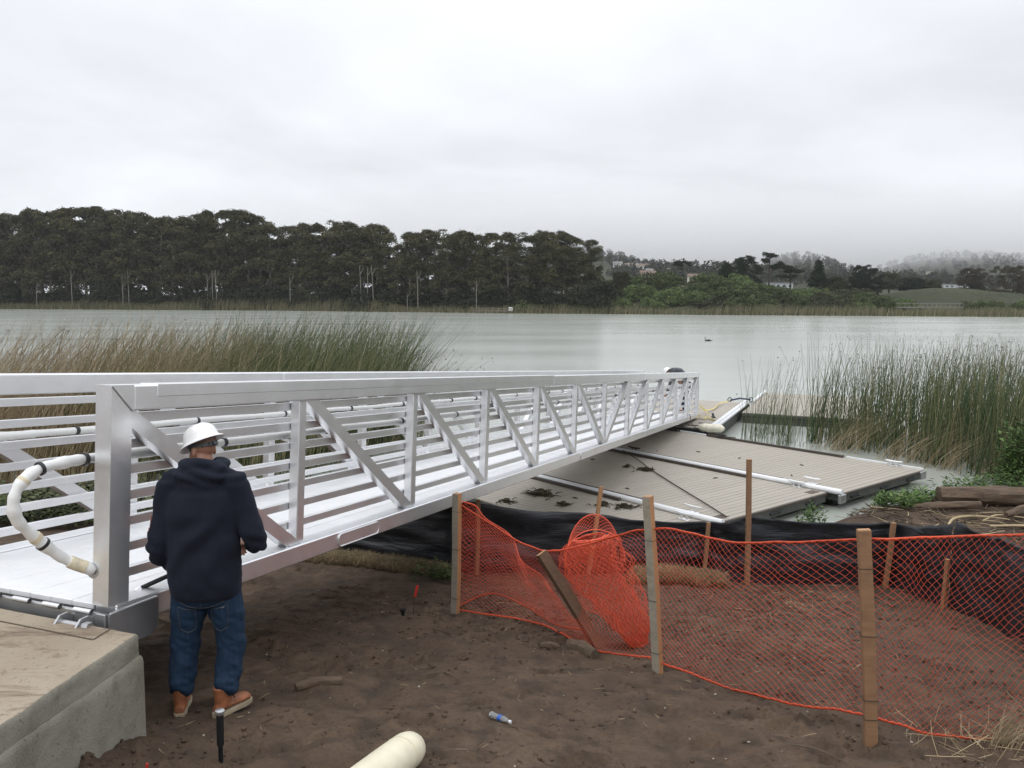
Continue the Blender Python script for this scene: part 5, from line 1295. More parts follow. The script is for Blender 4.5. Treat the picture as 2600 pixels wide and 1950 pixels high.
# trees covering the hills: too far and too many to tell apart
rsd = np.random.RandomState(55); C_ = []
for (n, x0, x1, y0, y1) in ((420, 95, 330, 700, 860), (420, -60, 330, 960, 1240), (170, 330, 480, 1000, 1260), (430, 480, 1000, 950, 1450), (330, 330, 700, 720, 880)):
    cx_ = rsd.uniform(x0, x1, n); cy_ = rsd.uniform(y0, y1, n); cz_ = far_z(cx_, cy_)
    for a, b, c in zip(cx_, cy_, cz_):
        h_ = rsd.uniform(6, 12); m_ = 46
        d = rsd.normal(size=(m_, 3)); d /= np.linalg.norm(d, axis=1)[:, None]
        C_.append(np.array([a, b, c + h_ * .55]) + d * np.array([h_ * .42, h_ * .42, h_ * .55]) * rsd.uniform(.6, 1, m_)[:, None])
V, F = leaf_quads(np.concatenate(C_), 2.8, rsd, .7, .2)
o = mobj('hillside_wood', arr_mesh('hillside_wood', V, F, LEAF_DARK)); tag(o, 'dark wood covering the far hills under the fog', 'wood', kind='stuff')
# small wooden pier on the far shore
WOODG = simple('grey_timber', (.20, .17, .14), .85, 0, .2, 1)
x, y, z = at_px(1250, 788, 226); pier = thing('pier', 'small low wooden pier on the far shore below the grove', 'pier', (x, y - 4, 0))
MB().box((0, 0, .85), (5.2, .8, .06)).obj('deck', WOODG, pier)
for k in range(7): MB().box((-5 + 10 * k / 6, -.75, .7), (.08, .08, .95)).obj('post', WOODG, pier)
MB().box((0, -.75, 1.5), (5.2, .05, .05)).obj('rail', WOODG, pier); MB().box((4.9, 0, 1.3), (.5, .5, .5), None, .05).obj('locker', WALLS[1], pier)
# footbridge at the right
x0, _, zb0 = at_px(2262, 778, 214); x1 = at_px(2420, 778, 214)[0]; xm = (x0 + x1) / 2; hw2 = (x1 - x0) / 2
br = thing('footbridge', 'low flat grey footbridge crossing an inlet on the far shore', 'footbridge', (xm, 210, 2.1))
BRG = simple('bridge_grey', (.19, .19, .175), .8, 0, .15, 1)
MB().box((0, 0, .15), (hw2, 1.2, .16)).obj('deck', BRG, br); MB().box((0, -1.15, 1.15), (hw2, .07, .07)).obj('rail', BRG, br); MB().box((0, 1.15, 1.15), (hw2, .07, .07)).obj('rail', BRG, br)
for k in range(15): MB().box((-hw2 + 2 * hw2 * k / 14, -1.15, .7), (.06, .05, .42)).obj('baluster', WOODG, br)
for k in range(4): MB().box((-hw2 + 2 * hw2 * (k + .5) / 4, 0, -.9), (.25, .9, .9)).obj('pier_post', WOODG, br)
# moored white boat at the right edge
bt = thing('rowing_boat', 'white boat moored on the far shore at the right edge', 'boat', (128, 203, .2))
rings = [[(x_, hwid * math.cos(a), .1 + hgt * (1 + math.sin(a)) * .5) for a in np.linspace(math.pi, 2 * math.pi, 9)] + [(x_, -hwid * .8 * math.cos(a), .1 + hgt * .5 + .0 * a) for a in np.linspace(math.pi, 2 * math.pi, 3)][::-1][1:2] for x_, hwid, hgt in ((-2.6, .55, .7), (-1.5, .8, .75), (0, .85, .75), (1.5, .65, .8), (2.6, .08, .95))]
MB().loft(rings).obj('hull', WALLS[1], bt, True); MB().box((0, 0, .5), (.15, .7, .03)).obj('thwart', WOODG, bt)
# cormorant on the lake
bd = thing('cormorant', 'small dark water bird swimming on the open lake', 'bird', (19.05, 80.7, .16))
mb = MB(); BIRD = simple('bird_black', (.012, .012, .013), .5)
limb(mb, [(-.30, 0, .02), (-.1, 0, .07), (.12, 0, .07), (.24, 0, .05)], [.03, .085, .085, .045]); limb(mb, [(-.24, 0, .06), (-.30, 0, .18), (-.27, 0, .30), (-.29, 0, .36)], [.04, .026, .024, .03]); limb(mb, [(-.29, 0, .365), (-.40, 0, .375)], [.02, .007]); limb(mb, [(.2, 0, .05), (.42, 0, .05)], [.04, .02])
me = remesh(mb, .012, 2); me.materials.append(BIRD); mobj('body', me, bd)
for sg in (-1, 1): ell(MB(), (.04, .075 * sg, .085), (.17, .02, .06)).obj('wing', BIRD, bd, True)

# ------------------------------------------------------------------ bank at the right: logs, branches, plants
def mat_log():
    M = Mat('log_bark', (.11, .075, .05), .9)
    g = M.noise(1, 6, .7, M.vec((2, 14, 14)), .6); c = M.mix(M.rng(g, .3, .7), (.06, .04, .028), (.17, .115, .075)); c = M.mix(M.rng(M.noise(5, 4), .5, .7, 0, .6), c, (.08, .075, .045)); M.color(c); M.bump(g, .8, .03); return M.m
LOG = mat_log()
def log(name, label, P, rad, cat='log', group=None, mat=LOG, n=18, sub=12, rough=.14, seed=1):
    P = catmull(P, sub); base = P[0].copy(); base[2] = P[:, 2].min() - np.max(rad)
    t = np.linspace(0, 1, len(P)); rr = np.interp(t, np.linspace(0, 1, len(rad)), rad)
    mb = MB().tube(P - base, rr, n); V = np.concatenate(mb.v)
    i = np.arange(len(V)); k = i % n; ii = i // n; nz_ = fbm(ii * .35 + seed * 7.7, k * .8, seed, 3); c = (P - base)[np.clip(ii, 0, len(P) - 1)]
    V = c + (V - c) * (1 + rough * 2.2 * nz_[:, None]); mb.v = [V]
    o = mb.obj(name, mat, None, True); o.location = base; return tag(o, label, cat, group)
log('driftwood_log', 'thick brown log lying on the bank beside the reeds', [(8.25, 15.75, .49), (9.6, 15.6, .51), (11.2, 15.5, .53), (13.0, 15.5, .56)], [.17, .18, .19, .2], seed=2)
log('driftwood_log', 'thinner weathered log lying in front of the thick one', [(7.35, 15.25, .37), (8.0, 15.15, .42), (8.75, 15.2, .44)], [.05, .085, .07], seed=3)
log('driftwood_log', 'short dark stump end lying on the bank at the right', [(8.85, 14.55, .42), (9.2, 14.7, .46), (9.5, 14.85, .49)], [.05, .085, .07], seed=4)
STRAW = simple('dry_stalk', (.42, .33, .19), .75, 0, .25, 3)
TWIG = simple('dark_twig', (.09, .065, .045), .9, 0, .3, 5)
rsd = np.random.RandomState(66)
def gzp(x, y, h=.02): return (x, y, gz(x, y) + h)
for k, (pts, r_, lab) in enumerate((
    ([(7.3, 13.6), (7.7, 14.1), (8.3, 14.4), (8.9, 14.5)], .022, 'curved pale stalk arching on the bank behind the silt fence corner'),
    ([(8.2, 13.9), (8.9, 13.8), (9.8, 13.3), (10.6, 12.9)], .02, 'long pale reed stalk lying across the bank'),
    ([(8.4, 13.2), (9.2, 12.9), (10.2, 12.4)], .018, 'straight pale stalk nearest the silt fence wing'),
    ([(8.0, 16.9), (8.7, 16.7), (9.5, 16.5)], .035, 'pale thick pole floating at the water edge'),
    ([(8.3, 14.3), (8.8, 14.6), (9.5, 14.4)], .016, 'forked pale stalk below the thick log'))):
    P = [gzp(x, y, .035 + (.06 if 0 < i < len(pts) - 1 else 0)) if k != 3 else (x, y, .20) for i, (x, y) in enumerate(pts)]
    log('reed_stalk', lab, P, [r_, r_ * .9, r_ * .5], 'stalk', 'fallen stalks on the bank', STRAW, 6, 6, .02, k + 9)
def sticks(n, xr, yr, l0, l1, rad, mat, name, label, seed, tilt=.12, dens=None):
    rsd = np.random.RandomState(seed); x = rsd.uniform(*xr, n * 3); y = rsd.uniform(*yr, n * 3)
    if dens is not None: keep = rsd.rand(n * 3) < dens(x, y); x, y = x[keep], y[keep]
    x, y = x[:n], y[:n]; n = len(x); a = rsd.uniform(0, 6.28, n); ln = rsd.uniform(l0, l1, n); z = ground_detail(x.copy(), y.copy()); tz = rsd.normal(size=n) * tilt
    r_ = rad * rsd.uniform(.5, 1.4, n); d = np.stack([np.cos(a), np.sin(a), tz], 1); side = np.stack([-np.sin(a), np.cos(a), 0 * a], 1); up_ = np.array([0, 0, 1.0])
    c = np.stack([x, y, z + r_ * 1.2 + np.abs(tz) * ln * .4], 1); bow = side * (rsd.normal(size=n) * .10 * ln)[:, None]; V = []
    for t, rr in ((-.5, .8), (-.1, 1), (.3, .8), (.5, .4)):
        cc = c + d * (ln * t)[:, None] + bow * (1 - 4 * t * t)
        for q in range(3): V.append(cc + (side * math.cos(2.09 * q) + up_ * math.sin(2.09 * q)) * (r_ * rr)[:, None])
    V = np.stack(V, 1).reshape(-1, 3); b = (np.arange(n) * 12)[:, None, None] + (np.arange(3) * 3)[None, :, None]
    F = np.concatenate([(b + np.array([q, (q + 1) % 3, 3 + (q + 1) % 3, 3 + q])[None, None]).reshape(-1, 4) for q in range(3)])
    return tag(mobj(name, arr_mesh(name, V, F, mat)), label, 'litter', kind='stuff')
sticks(220, (6.2, 14), (11.5, 16), .15, .8, .008, STRAW, 'straw_litter', 'pale straw and reed litter over the bank behind the silt fence', 401, .15)
sticks(1500, (6.2, 14), (11.5, 16), .1, .5, .009, TWIG, 'twig_litter', 'dark twigs over the bank behind the silt fence', 402, .15)
def inside(x, y): return sstep(-.5, .5, (y - 7.2) + .75 * (x - .9)) * np.clip(.25 + 1.4 * fbm(x * .8, y * .8, 19, 2), .04, 1)
sticks(330, (-.6, 5.4), (4.8, 11), .04, .22, .0026, STRAW, 'straw_litter', 'pale straw bits on the soil behind the orange netting', 403, .2, inside)
sticks(1000, (-.6, 5.4), (4.8, 11), .05, .25, .0035, TWIG, 'twig_litter', 'dark twigs on the soil behind the orange netting', 404, .2, inside)
sticks(420, (-2.4, 3.2), (3.7, 9), .03, .14, .0022, TWIG, 'twig_litter', 'dark twigs on the foreground soil', 405, .1)
sticks(170, (-2.4, 3.2), (3.7, 9), .03, .10, .0018, STRAW, 'straw_litter', 'pale straw bits on the foreground soil', 406, .1)
# clods and pebbles
def lumps(n, xr, yr, s0, s1, mat, name, label, seed, dens=None, sink=.3, power=2.5):
    rsd = np.random.RandomState(seed); x = rsd.uniform(*xr, n * 4); y = rsd.uniform(*yr, n * 4)
    if dens is not None: keep = rsd.rand(n * 4) < dens(x, y); x, y = x[keep], y[keep]
    x, y = x[:n], y[:n]; n = len(x); z = ground_detail(x.copy(), y.copy()); s_ = s0 + (s1 - s0) * rsd.uniform(0, 1, n) ** power
    g = (1 + 5 ** .5) / 2; I = np.array([(-1, g, 0), (1, g, 0), (-1, -g, 0), (1, -g, 0), (0, -1, g), (0, 1, g), (0, -1, -g), (0, 1, -g), (g, 0, -1), (g, 0, 1), (-g, 0, -1), (-g, 0, 1)], float) / 1.9
    T = np.array([(0, 11, 5), (0, 5, 1), (0, 1, 7), (0, 7, 10), (0, 10, 11), (1, 5, 9), (5, 11, 4), (11, 10, 2), (10, 7, 6), (7, 1, 8), (3, 9, 4), (3, 4, 2), (3, 2, 6), (3, 6, 8), (3, 8, 9), (4, 9, 5), (2, 4, 11), (6, 2, 10), (8, 6, 7), (9, 8, 1)])
    V = I[None] * rsd.uniform(.65, 1.25, (n, 12, 1)) * (s_[:, None, None]) * rsd.uniform(.6, 1.3, (n, 1, 3)) * np.array([1, 1, .7])
    a = rsd.uniform(0, 6.28, n); ca, sa = np.cos(a)[:, None], np.sin(a)[:, None]; V = np.stack([V[..., 0] * ca - V[..., 1] * sa, V[..., 0] * sa + V[..., 1] * ca, V[..., 2]], 2)
    V += np.stack([x, y, z + s_ * (.5 - sink)], 1)[:, None]
    F = (np.arange(n) * 12)[:, None, None] + T[None]
    return tag(mobj(name, arr_mesh(name, V.reshape(-1, 3), F.reshape(-1, 3), mat, True)), label, 'soil', kind='stuff')
def cdens(x, y): return np.clip(.12 + 1.6 * np.maximum(0, fbm(x * 1.1, y * 1.1, 44, 2)) + 1.2 * np.maximum(0, fbm(x * 3, y * 3, 47, 2)), 0, 1) * sstep(-2.3, -2.0, x)
lumps(9000, (-2.4, 4.2), (3.6, 9.5), .003, .020, SOIL, 'soil_clods', 'crumbled soil clods over the bare ground', 411, cdens, .3, 4)
lumps(3500, (-1, 5.4), (7, 11), .005, .024, SOIL, 'soil_clods', 'soil clods inside the fenced area', 412, cdens)
PEB = simple('pale_pebble', (.32, .28, .23), .8, 0, .35, 8)
lumps(260, (-2.2, 4), (3.7, 9.5), .003, .013, PEB, 'pebbles', 'pale pebbles and shell bits on the soil', 413, None, .1, 3)
# leafy water plants
LEAFP = mat_leaf('water_plant_leaves', (.06, .11, .03), (.11, .175, .055), None, 2.0)
def plants(poly, n, h0, h1, label, seed, zf=None, mat=LEAFP, lf=.11, name='water_plants'):
    rsd = np.random.RandomState(seed); p = scatter(rsd, n, poly); z = np.maximum(ground_z(p[:, 0], p[:, 1]), 0.15); Vs, Fs, k0 = [], [], 0
    h = rsd.uniform(h0, h1, n); m_ = 7
    az = rsd.uniform(0, 6.28, (n, m_)); hh = h[:, None] * np.linspace(.25, 1, m_)[None]; c = np.stack([np.broadcast_to(p[:, 0:1], (n, m_)), np.broadcast_to(p[:, 1:2], (n, m_)), z[:, None] + hh], 2)
    L_ = lf * rsd.uniform(.6, 1.5, (n, m_)); d = np.stack([np.cos(az), np.sin(az), rsd.uniform(.1, .9, (n, m_))], 2); d /= np.linalg.norm(d, axis=2)[..., None]; s_ = np.stack([-np.sin(az), np.cos(az), 0 * az], 2)
    A = c; B = c + d * (L_ * .5)[..., None] + s_ * (L_ * .16)[..., None]; D = c + d * (L_ * .5)[..., None] - s_ * (L_ * .16)[..., None]; E = c + d * L_[..., None] + np.array([0, 0, -1]) * (L_ * .18)[..., None]
    V = np.stack([A, B, E, D], 2).reshape(-1, 3); F = np.arange(len(V)).reshape(-1, 4)
    return tag(mobj(name, arr_mesh(name, V, F, mat)), label, 'plants', kind='stuff')
plants([(6.6, 15.0), (7.3, 16.2), (8.4, 16.6), (8.3, 15.8), (7.4, 15.0)], 190, .08, .30, 'low leafy green plants at the water edge left of the logs', 421)
plants([(8.2, 16.0), (9.2, 17.0), (11, 17.2), (12.5, 16.8), (12.5, 15.8)], 380, .10, .42, 'low leafy green plants behind the thick log', 422)
plants([(10.4, 17.6), (11.2, 18.6), (14.5, 18.6), (14.5, 16.6), (11.5, 16.8)], 1300, .3, 1.5, 'tall leafy green plants at the foot of the reeds at the right', 423, lf=.16)
plants([(-9, 12.5), (-9, 16), (-3.2, 16), (-3.2, 13.6), (-4.5, 12.8)], 1500, .15, .7, 'green weeds on the bank behind the gangway', 424, lf=.15, mat=LEAF_BUSH)
plants([(-1.25, 10.0), (-1.15, 10.35), (-.7, 10.35), (-.7, 9.9)], 26, .10, .30, 'small green weed beside the straw roll under the gangway', 425, lf=.10, mat=LEAF_BUSH)
plants([(5.0, 14.3), (5.2, 14.8), (5.6, 14.8), (5.5, 14.2)], 30, .15, .45, 'single leafy weed in the water beside the dock end', 426)

# ------------------------------------------------------------------ straw rolls
STRAWM = simple('straw_roll', (.11, .08, .042), .95, 0, .35, 14, .8, 50)
STRAWD = simple('dull_straw', (.20, .15, .08), .85, 0, .4, 6)
def wattle(label, P, r_, seed):
    P = catmull(P, 8); rsd = np.random.RandomState(seed); base = P[0].copy()
    t = thing('straw_roll', label, 'straw roll', tuple(base), 'straw erosion rolls')
    rr = r_ * (1 + .12 * fbm(np.arange(len(P)) * .6, np.zeros(len(P)), seed, 2)); rr[0] *= .6; rr[-1] *= .6
    MB().tube(P - base, rr, 14).obj('core', STRAWM, t, True)
    n = 3200; k = rsd.randint(0, len(P) - 1, n); c = (P - base)[k] + ((P - base)[k + 1] - (P - base)[k]) * rsd.rand(n)[:, None]; a = rsd.uniform(0, 6.28, n)
    ax = (P[-1] - P[0]) / np.linalg.norm(P[-1] - P[0]); s_ = np.cross(ax, (0, 0, 1.0)); s_ /= np.linalg.norm(s_); u_ = np.cross(s_, ax)
    o_ = np.cos(a)[:, None] * s_ + np.sin(a)[:, None] * u_; c = c + o_ * (rr[k] * 1.0)[:, None]
    d = ax * rsd.normal(size=n)[:, None] + (np.cross(ax, o_)) * rsd.normal(size=n)[:, None] + o_ * .25; d /= np.linalg.norm(d, axis=1)[:, None]; ln = rsd.uniform(.02, .07, n)[:, None]; w_ = np.cross(d, o_) * .0022
    V = np.stack([c - d * ln - w_, c - d * ln + w_, c + d * ln + o_ * .012 + w_, c + d * ln + o_ * .012 - w_], 1).reshape(-1, 3)
    f = mobj('straw', arr_mesh('straw', V, np.arange(len(V)).reshape(-1, 4), STRAWD), t); f['kind'] = 'stuff'
wattle('straw erosion roll lying under the gangway along the black fabric', [(-2.9, 11.15, gz(-2.9, 11.15) + .08), (-1.9, 10.8, gz(-1.9, 10.8) + .08), (-.75, 10.45, gz(-.75, 10.45) + .07)], .115, 1)
wattle('straw erosion roll lying behind the orange netting', [(1.55, 10.62, gz(1.55, 10.62) + .09), (2.1, 10.78, gz(2.1, 10.78) + .11), (2.85, 10.72, gz(2.85, 10.72) + .07)], .125, 2)

# ------------------------------------------------------------------ small things on the soil
PINM = simple('dark_steel_pin', (.03, .031, .034), .5, .7, .3, 20, .2, 80)
px_, py_ = -1.53, 4.15; z0 = gz(px_, py_)
pin = thing('steel_pin', 'dark steel pin with hammered bright head standing in the soil', 'steel pin', (px_, py_, z0))
MB().tube(np.array([(0, 0, -.1), (.002, 0, .09), (.002, 0, .098), (.002, 0, .10), (.004, 0, .27), (.004, 0, .275)]), [.011, .0125, .0125, .0185, .0195, .0195], 14).obj('shaft', PINM, pin, True)
MB().tube(np.array([(.004, 0, .268), (.004, 0, .280), (.005, 0, .290), (.005, 0, .296)]), [.021, .0265, .0245, .012], 14).obj('head', ALU_OLD, pin, True)
# cream pipe end
PIPE = simple('cream_pipe', (.74, .69, .52), .5, 0, .12, 6, .15, 30)
a = np.array([-.80, 3.50, 1.97]); b = np.array([-.535, 4.31, gz(-.535, 4.31) + .075]); d = (b - a) / np.linalg.norm(b - a)
pp = thing('cream_pipe', 'cream plastic pipe lying on the soil at the bottom of the photo', 'pipe', tuple(a))
mb = MB(); P = [d * t for t in (0, .3, .6, .78, .84, .87, .885)]; mb.tube(np.array(P), [.098, .10, .10, .098, .088, .062, .02], 22)
V = np.concatenate(mb.v); V += (d * .006 * fbm(V[:, 0] * 22, V[:, 2] * 22, 8, 2)[:, None]); mb.v = [V]; mb.obj('tube', PIPE, pp, True)
ring_ = np.array([d * .70, d * .705]); MB().tube(ring_, .1005, 22).obj('seam', simple('pipe_seam', (.6, .54, .38), .6), pp, True)
# plastic bottle
CLEAR = bpy.data.materials.new('clear_plastic'); CLEAR.use_nodes = True; cb = CLEAR.node_tree.nodes['Principled BSDF']
cb.inputs['Base Color'].default_value = (.78, .8, .8, 1); cb.inputs['Roughness'].default_value = .18; cb.inputs['Transmission Weight'].default_value = .75; cb.inputs['IOR'].default_value = 1.15
bl = thing('plastic_bottle', 'crushed clear water bottle with a blue label lying on the soil', 'bottle', (-.07, 4.98, gz(-.07, 4.98) + .02), rotz=R(-38)); bl.scale = (.72, .72, .72)
mb = MB().tube(np.array([(x, 0, 0) for x in (-.11, -.10, -.05, 0, .05, .075, .092, .10, .115)]), [.015, .03, .027, .031, .029, .024, .014, .0125, .0125], 16)
V = np.concatenate(mb.v); V[:, 2] *= .8; V += .004 * fbm(V[:, 0] * 60, V[:, 1] * 60, 5, 2)[:, None]; mb.v = [V]; mb.obj('body', CLEAR, bl, True)
mb = MB().tube(np.array([(x, 0, 0) for x in (-.012, .006, .026)]), [.0318, .0325, .0318], 16); V = np.concatenate(mb.v); V[:, 2] *= .82; mb.v = [V]; mb.obj('label_band', simple('blue_label', (.03, .10, .38), .4), bl, True)
MB().tube(np.array([(.105, 0, 0), (.125, 0, 0)]), .0145, 14).obj('cap', simple('white_cap', (.7, .72, .74), .4), bl, True)
log('wood_chunk', 'short brown wood chunk lying on the foreground soil', [(-1.49, 5.50, gz(-1.49, 5.5) + .025), (-1.38, 5.56, gz(-1.38, 5.56) + .03), (-1.2, 5.62, gz(-1.2, 5.62) + .028)], [.034, .038, .034], 'wood', None, LOG, 10, 5, .06, 21)
log('wood_chunk', 'brown wood chunk lying at the foot of the orange netting', [(.52, 7.15, gz(.52, 7.15) + .03), (.62, 7.0, gz(.62, 7.0) + .045), (.72, 6.85, gz(.72, 6.85) + .03)], [.05, .06, .05], 'wood', None, LOG, 10, 5, .1, 22)
log('wood_chunk', 'small brown lump of wood left of the netting chunk', [(.26, 7.02, gz(.26, 7.02) + .02), (.34, 7.02, gz(.34, 7.02) + .03), (.42, 7.04, gz(.42, 7.04) + .02)], [.025, .04, .02], 'wood', None, LOG, 8, 5, .1, 23)
log('stick', 'thin curved stick lying on the middle of the soil', [gzp(-.62, 5.95), gzp(-.5, 5.95, .03), gzp(-.38, 5.82)], [.008, .008, .004], 'stick', None, TWIG, 6, 5, .03, 24)
log('stick', 'bent stick lying near the nearest brown stake', [gzp(1.72, 4.85), gzp(1.86, 4.78, .03), gzp(1.98, 4.62)], [.005, .005, .003], 'stick', None, TWIG, 6, 5, .03, 25)
FLAG = simple('red_flag', (.55, .03, .02), .6)
fl = thing('marker_flag', 'small red marker flag on a wire in the soil', 'flag', (-.98, 8.0, gz(-.98, 8.0)))
MB().tube(np.array([(0, 0, -.05), (.01, 0, .15), (.04, 0, .33)]), .0022, 5).obj('wire', WIRE, fl); MB().box((.035, 0, .26), (.012, .002, .06), ((.97, 0, -.22), (0, 1, 0), (.22, 0, .97))).obj('cloth', FLAG, fl)
st_ = thing('steel_stub', 'small dark steel stub beside the red marker flag', 'steel stub', (-1.06, 7.85, gz(-1.06, 7.85)))
MB().tube(np.array([(0, 0, -.05), (0, 0, .07)]), .018, 10).obj('shaft', PINM, st_, True); MB().tube(np.array([(0, 0, .06), (0, 0, .075)]), .03, 10).obj('head', PINM, st_, True)
MB().tube(np.array([gzp(-1.84, 3.96, -.02), (-1.83, 3.96, gz(-1.83, 3.96) + .045)]), .006, 6).obj('tmp_flag', FLAG)
o = bpy.data.objects['tmp_flag']; o.name = 'survey_whisker'; tag(o, 'tiny red survey whisker in the soil at the bottom left', 'marker')
# dry grass tuft
rsd = np.random.RandomState(3); nb_ = 120; bx_ = np.column_stack([3.12 + rsd.normal(size=nb_) * .05, 5.02 + rsd.normal(size=nb_) * .05]); bb = np.column_stack([bx_, ground_z(bx_[:, 0], bx_[:, 1])])
rr_ = reed_mesh('dry_grass', bb, rsd.uniform(.10, .34, nb_), np.array([.1, 0]), np.array([.4, -.2]), .0022, REED_T, 9); V = np.empty(len(rr_.vertices) * 3, np.float32)
tag(mobj('dry_grass', rr_), 'tuft of dry straw coloured grass at the lower right', 'grass', kind='stuff')
sticks(120, (2.6, 3.6), (4.7, 5.4), .08, .4, .0022, STRAW, 'straw_litter', 'long dry straws around the grass tuft', 407, .35)

# ------------------------------------------------------------------ things lying on the docks
ROPE = simple('dark_rope', (.06, .045, .035), .9)
P = catmull([(2.73, 20.08, .54), (2.95, 18.9, .52), (3.05, 18.1, .505), (3.3, 16.5, .505), (3.55, 15.0, .51), (3.70, 14.0, .515)], 8)
o = MB().tube(P - P[0], .012, 6).obj('mooring_rope', ROPE, None, True); o.location = P[0]; tag(o, 'thin dark rope stretched across the middle dock', 'rope')
WEED = mat_leaf('dried_weed', (.04, .034, .02), (.085, .07, .04), None, 8)
def weed(x, y, r_, label, seed, n=70):
    rsd = np.random.RandomState(seed); t = thing('weed_clump', label, 'weed', (x, y, DZ + .002), 'dried weed on the docks'); mb = MB()
    for k in range(n):
        a = rsd.uniform(0, 6.28); q = abs(rsd.normal()) * r_ * .5; p = np.array([math.cos(a) * q, math.sin(a) * q, .012]); P = [p]
        a2 = rsd.uniform(0, 6.28); dz_ = rsd.uniform(.0, .8)
        for j in range(3):
            a2 += rsd.normal() * .6; p = p + np.array([math.cos(a2), math.sin(a2), dz_ * (1 - .9 * j)]) * r_ * rsd.uniform(.12, .3); p[2] = max(p[2], .006); P.append(p)
        mb.tube(np.array(P), np.array([.010, .009, .007, .003]) * rsd.uniform(.6, 1.3), 4)
    ell(mb, (0, 0, .03), (r_ * .35, r_ * .28, .05)); mb.obj('stems', WEED, t)
weed(.55, 15.7, .30, 'largest dark weed clump on the dock below the gangway edge', 1, 80); weed(2.95, 18.0, .22, 'weed clump caught on the rope on the middle dock', 2, 60); weed(2.6, 18.35, .13, 'small weed scrap beside the rope', 3, 30)
weed(1.66, 14.9, .20, 'weed clump against the leaning stake', 4, 60); weed(2.05, 14.75, .22, 'weed clump beside the middle grey stake', 5, 60); weed(.95, 14.9, .16, 'flat weed scrap between the clumps', 6, 30); weed(-.1, 15.1, .2, 'weed scrap at the left of the nearest dock', 7, 30)
for i, (x, y) in enumerate(((1.9, 19.2), (3.6, 20.3), (4.6, 20.2), (5.4, 19.4), (6.6, 18.6), (4.3, 17.2), (6.0, 17.5), (1.2, 15.4), (1.4, 14.2), (2.3, 16.2))):
    mb = MB(); aa = i * 1.3; mb.tube(np.array([(-.06 * math.cos(aa), -.06 * math.sin(aa), .008), (0, .012, .014), (.06 * math.cos(aa), .06 * math.sin(aa), .008)]), [.006, .014, .004], 5)
    o = mb.obj('dry_leaf', WEED); o.location = (x, y, DZ + .002); tag(o, 'dry brown leaf lying on the dock boards', 'leaf', 'dry leaves on the docks')
STRAPM = simple('yellow_strap', (.62, .50, .17), .6, 0, .15, 6)
def strap(label, P, w_, seed):
    P = catmull(P, 7); base = P[0].copy(); T = np.gradient(P, axis=0); T /= np.linalg.norm(T, axis=1)[:, None]; tw = np.sin(np.arange(len(P)) * .5 + seed) * .5
    s_ = np.cross(T, (0, 0, 1.0)); s_ /= np.linalg.norm(s_, axis=1)[:, None] + 1e-9; u_ = np.cross(s_, T); e = s_ * np.cos(tw)[:, None] + u_ * np.sin(tw)[:, None]; nn_ = np.cross(e, T)
    rings = [[P[i] - base + e[i] * w_ * a + nn_[i] * .002 * b for a, b in ((-1, -1), (1, -1), (1, 1), (-1, 1))] for i in range(len(P))]
    o = MB().loft(rings).obj('ratchet_strap', STRAPM, None); o.location = base; return tag(o, label, 'strap', 'yellow straps at the gangway end')
e0 = G(LEN, .05, .35)
strap('yellow strap running from the gangway end to the ratchet buckle', [e0, e0 * .6 + np.array([6.25, 25.5, .56]) * .4, (6.25, 25.5, .56)], .03, 1)
strap('yellow strap sagging from the gangway end towards the chain', [G(LEN, .1, .12), (6.7, 27.6, .56), (7.3, 29.0, .58), (7.75, 29.45, .62)], .03, 2)
strap('crumpled tail of yellow strap lying on the landing dock', [(5.75, 25.6, .53), (5.9, 25.9, .60), (6.0, 25.6, .53), (6.15, 25.9, .58), (6.2, 25.6, .53), (6.3, 25.2, .52)], .03, 3)
bk = thing('ratchet_buckle', 'dark ratchet buckle on the yellow strap', 'buckle', (6.25, 25.5, .54)); MB().box((0, 0, .06), (.05, .09, .02), None, .006).obj('frame', DARKM, bk); MB().box((0, .05, .11), (.035, .09, .015), ((1, 0, 0), (0, .8, .6), (0, -.6, .8)), .005).obj('handle', DARKM, bk)
ch = thing('chain_binder', 'blue black chain binder across the white dock tube', 'chain', (7.9, 29.5, .62)); MB().tube(np.array([(-.1, -.05, .02), (.25, -.02, .09), (.62, -.1, .05)]), .03, 8).obj('bar', simple('blue_black', (.03, .04, .09), .5, .4), ch, True)
for x_ in (-.12, .64):
    a_ = np.linspace(0, 6.28, 13); MB().tube(np.stack([x_ + .07 * np.cos(a_), -.06 + 0 * a_, .05 + .07 * np.sin(a_)], 1), .016, 6, cap=False).obj('hook', DARKM, ch, True)
P = catmull([G(20.9, -.06, .06), (5.2, 23.4, .62), (5.6, 22.3, .56), (6.0, 22.0, .54)], 8); o = MB().tube(P - P[0], .012, 6).obj('mooring_rope', ROPE, None, True); o.location = P[0]; tag(o, 'dark rope from the gangway edge to the dark cleat', 'rope')
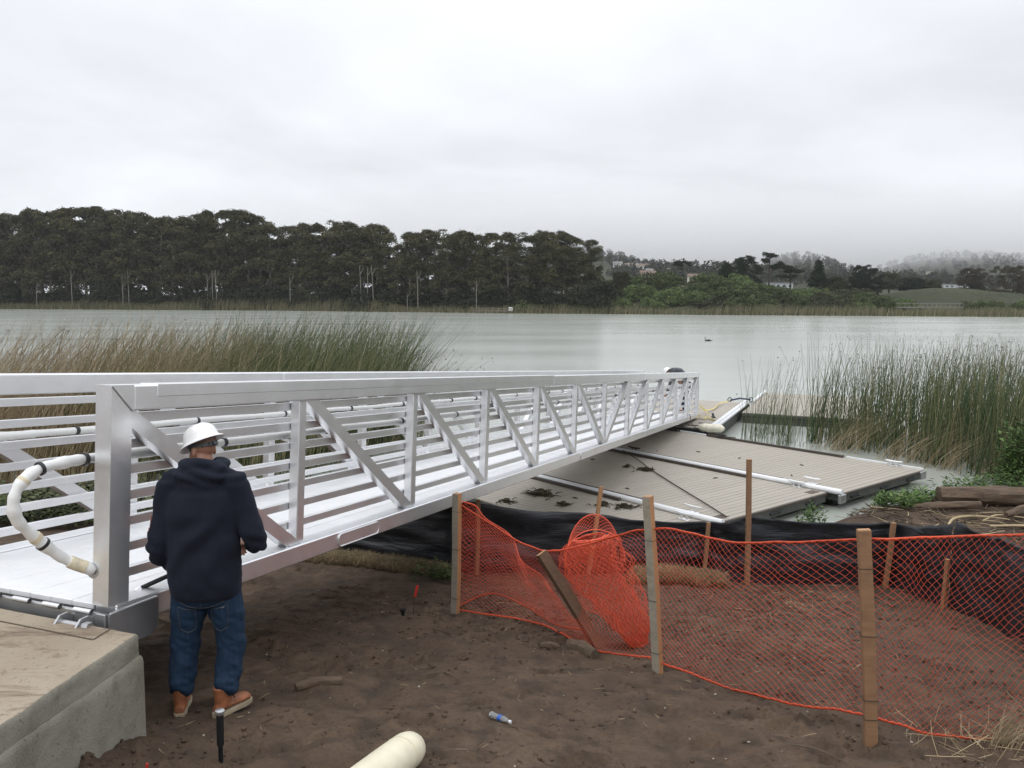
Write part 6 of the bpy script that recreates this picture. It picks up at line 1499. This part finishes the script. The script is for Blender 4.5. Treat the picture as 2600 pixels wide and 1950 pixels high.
# pale debris on the bank left of the gangway
o = MB().prism([(-3.9, 10.6, gz(-3.9, 10.6) + .02), (-3.4, 10.5, gz(-3.4, 10.5) + .02), (-3.85, 10.75, gz(-3.85, 10.75) + .16)], (.2, 1, 0), .03).obj('paper_scrap', WALLS[1]); tag(o, 'white scrap lying on the bank seen through the gangway rails', 'scrap')

# ------------------------------------------------------------------ haze
hz = MB().box((350, 1040, 41.5), (1300, 1290, 43.5)).obj('haze', None)
HM = bpy.data.materials.new('haze'); HM.use_nodes = True; hn = HM.node_tree.nodes; hn.remove(hn['Principled BSDF'])
pv = hn.new('ShaderNodeVolumePrincipled'); pv.inputs['Color'].default_value = (.95, .97, 1, 1); pv.inputs['Density'].default_value = .00010; pv.inputs['Anisotropy'].default_value = .1
HM.node_tree.links.new(pv.outputs[0], hn['Material Output'].inputs['Volume']); hz.data.materials.append(HM)
tag(hz, 'thin grey haze over the lake and the hills', 'haze', kind='stuff')

cl_ = bpy.data.meshes.new('low_cloud'); bmc = bmesh.new(); bmesh.ops.create_icosphere(bmc, subdivisions=4, radius=1); bmc.to_mesh(cl_); bmc.free()
lc = mobj('low_cloud', cl_); lc.location = (480, 1520, 98); lc.scale = (1350, 780, 88)
LM = bpy.data.materials.new('low_cloud'); LM.use_nodes = True; ln_ = LM.node_tree.nodes; ln_.remove(ln_['Principled BSDF'])
pv2 = ln_.new('ShaderNodeVolumePrincipled'); pv2.inputs['Color'].default_value = (.99, .99, 1, 1); pv2.inputs['Density'].default_value = .006
ct = ln_.new('ShaderNodeTexCoord'); vl = ln_.new('ShaderNodeVectorMath'); vl.operation = 'LENGTH'; LM.node_tree.links.new(ct.outputs['Object'], vl.inputs[0])
cm = ln_.new('ShaderNodeMapRange'); cm.interpolation_type = 'SMOOTHERSTEP'; LM.node_tree.links.new(vl.outputs['Value'], cm.inputs['Value'])
for k_, v_ in zip(('From Min', 'From Max', 'To Min', 'To Max'), (.2, 1.0, .008, 0.0)): cm.inputs[k_].default_value = v_
LM.node_tree.links.new(cm.outputs[0], pv2.inputs['Density'])
LM.node_tree.links.new(pv2.outputs[0], ln_['Material Output'].inputs['Volume']); cl_.materials.append(LM)
tag(lc, 'low grey cloud bank swallowing the hill tops', 'cloud', kind='stuff')
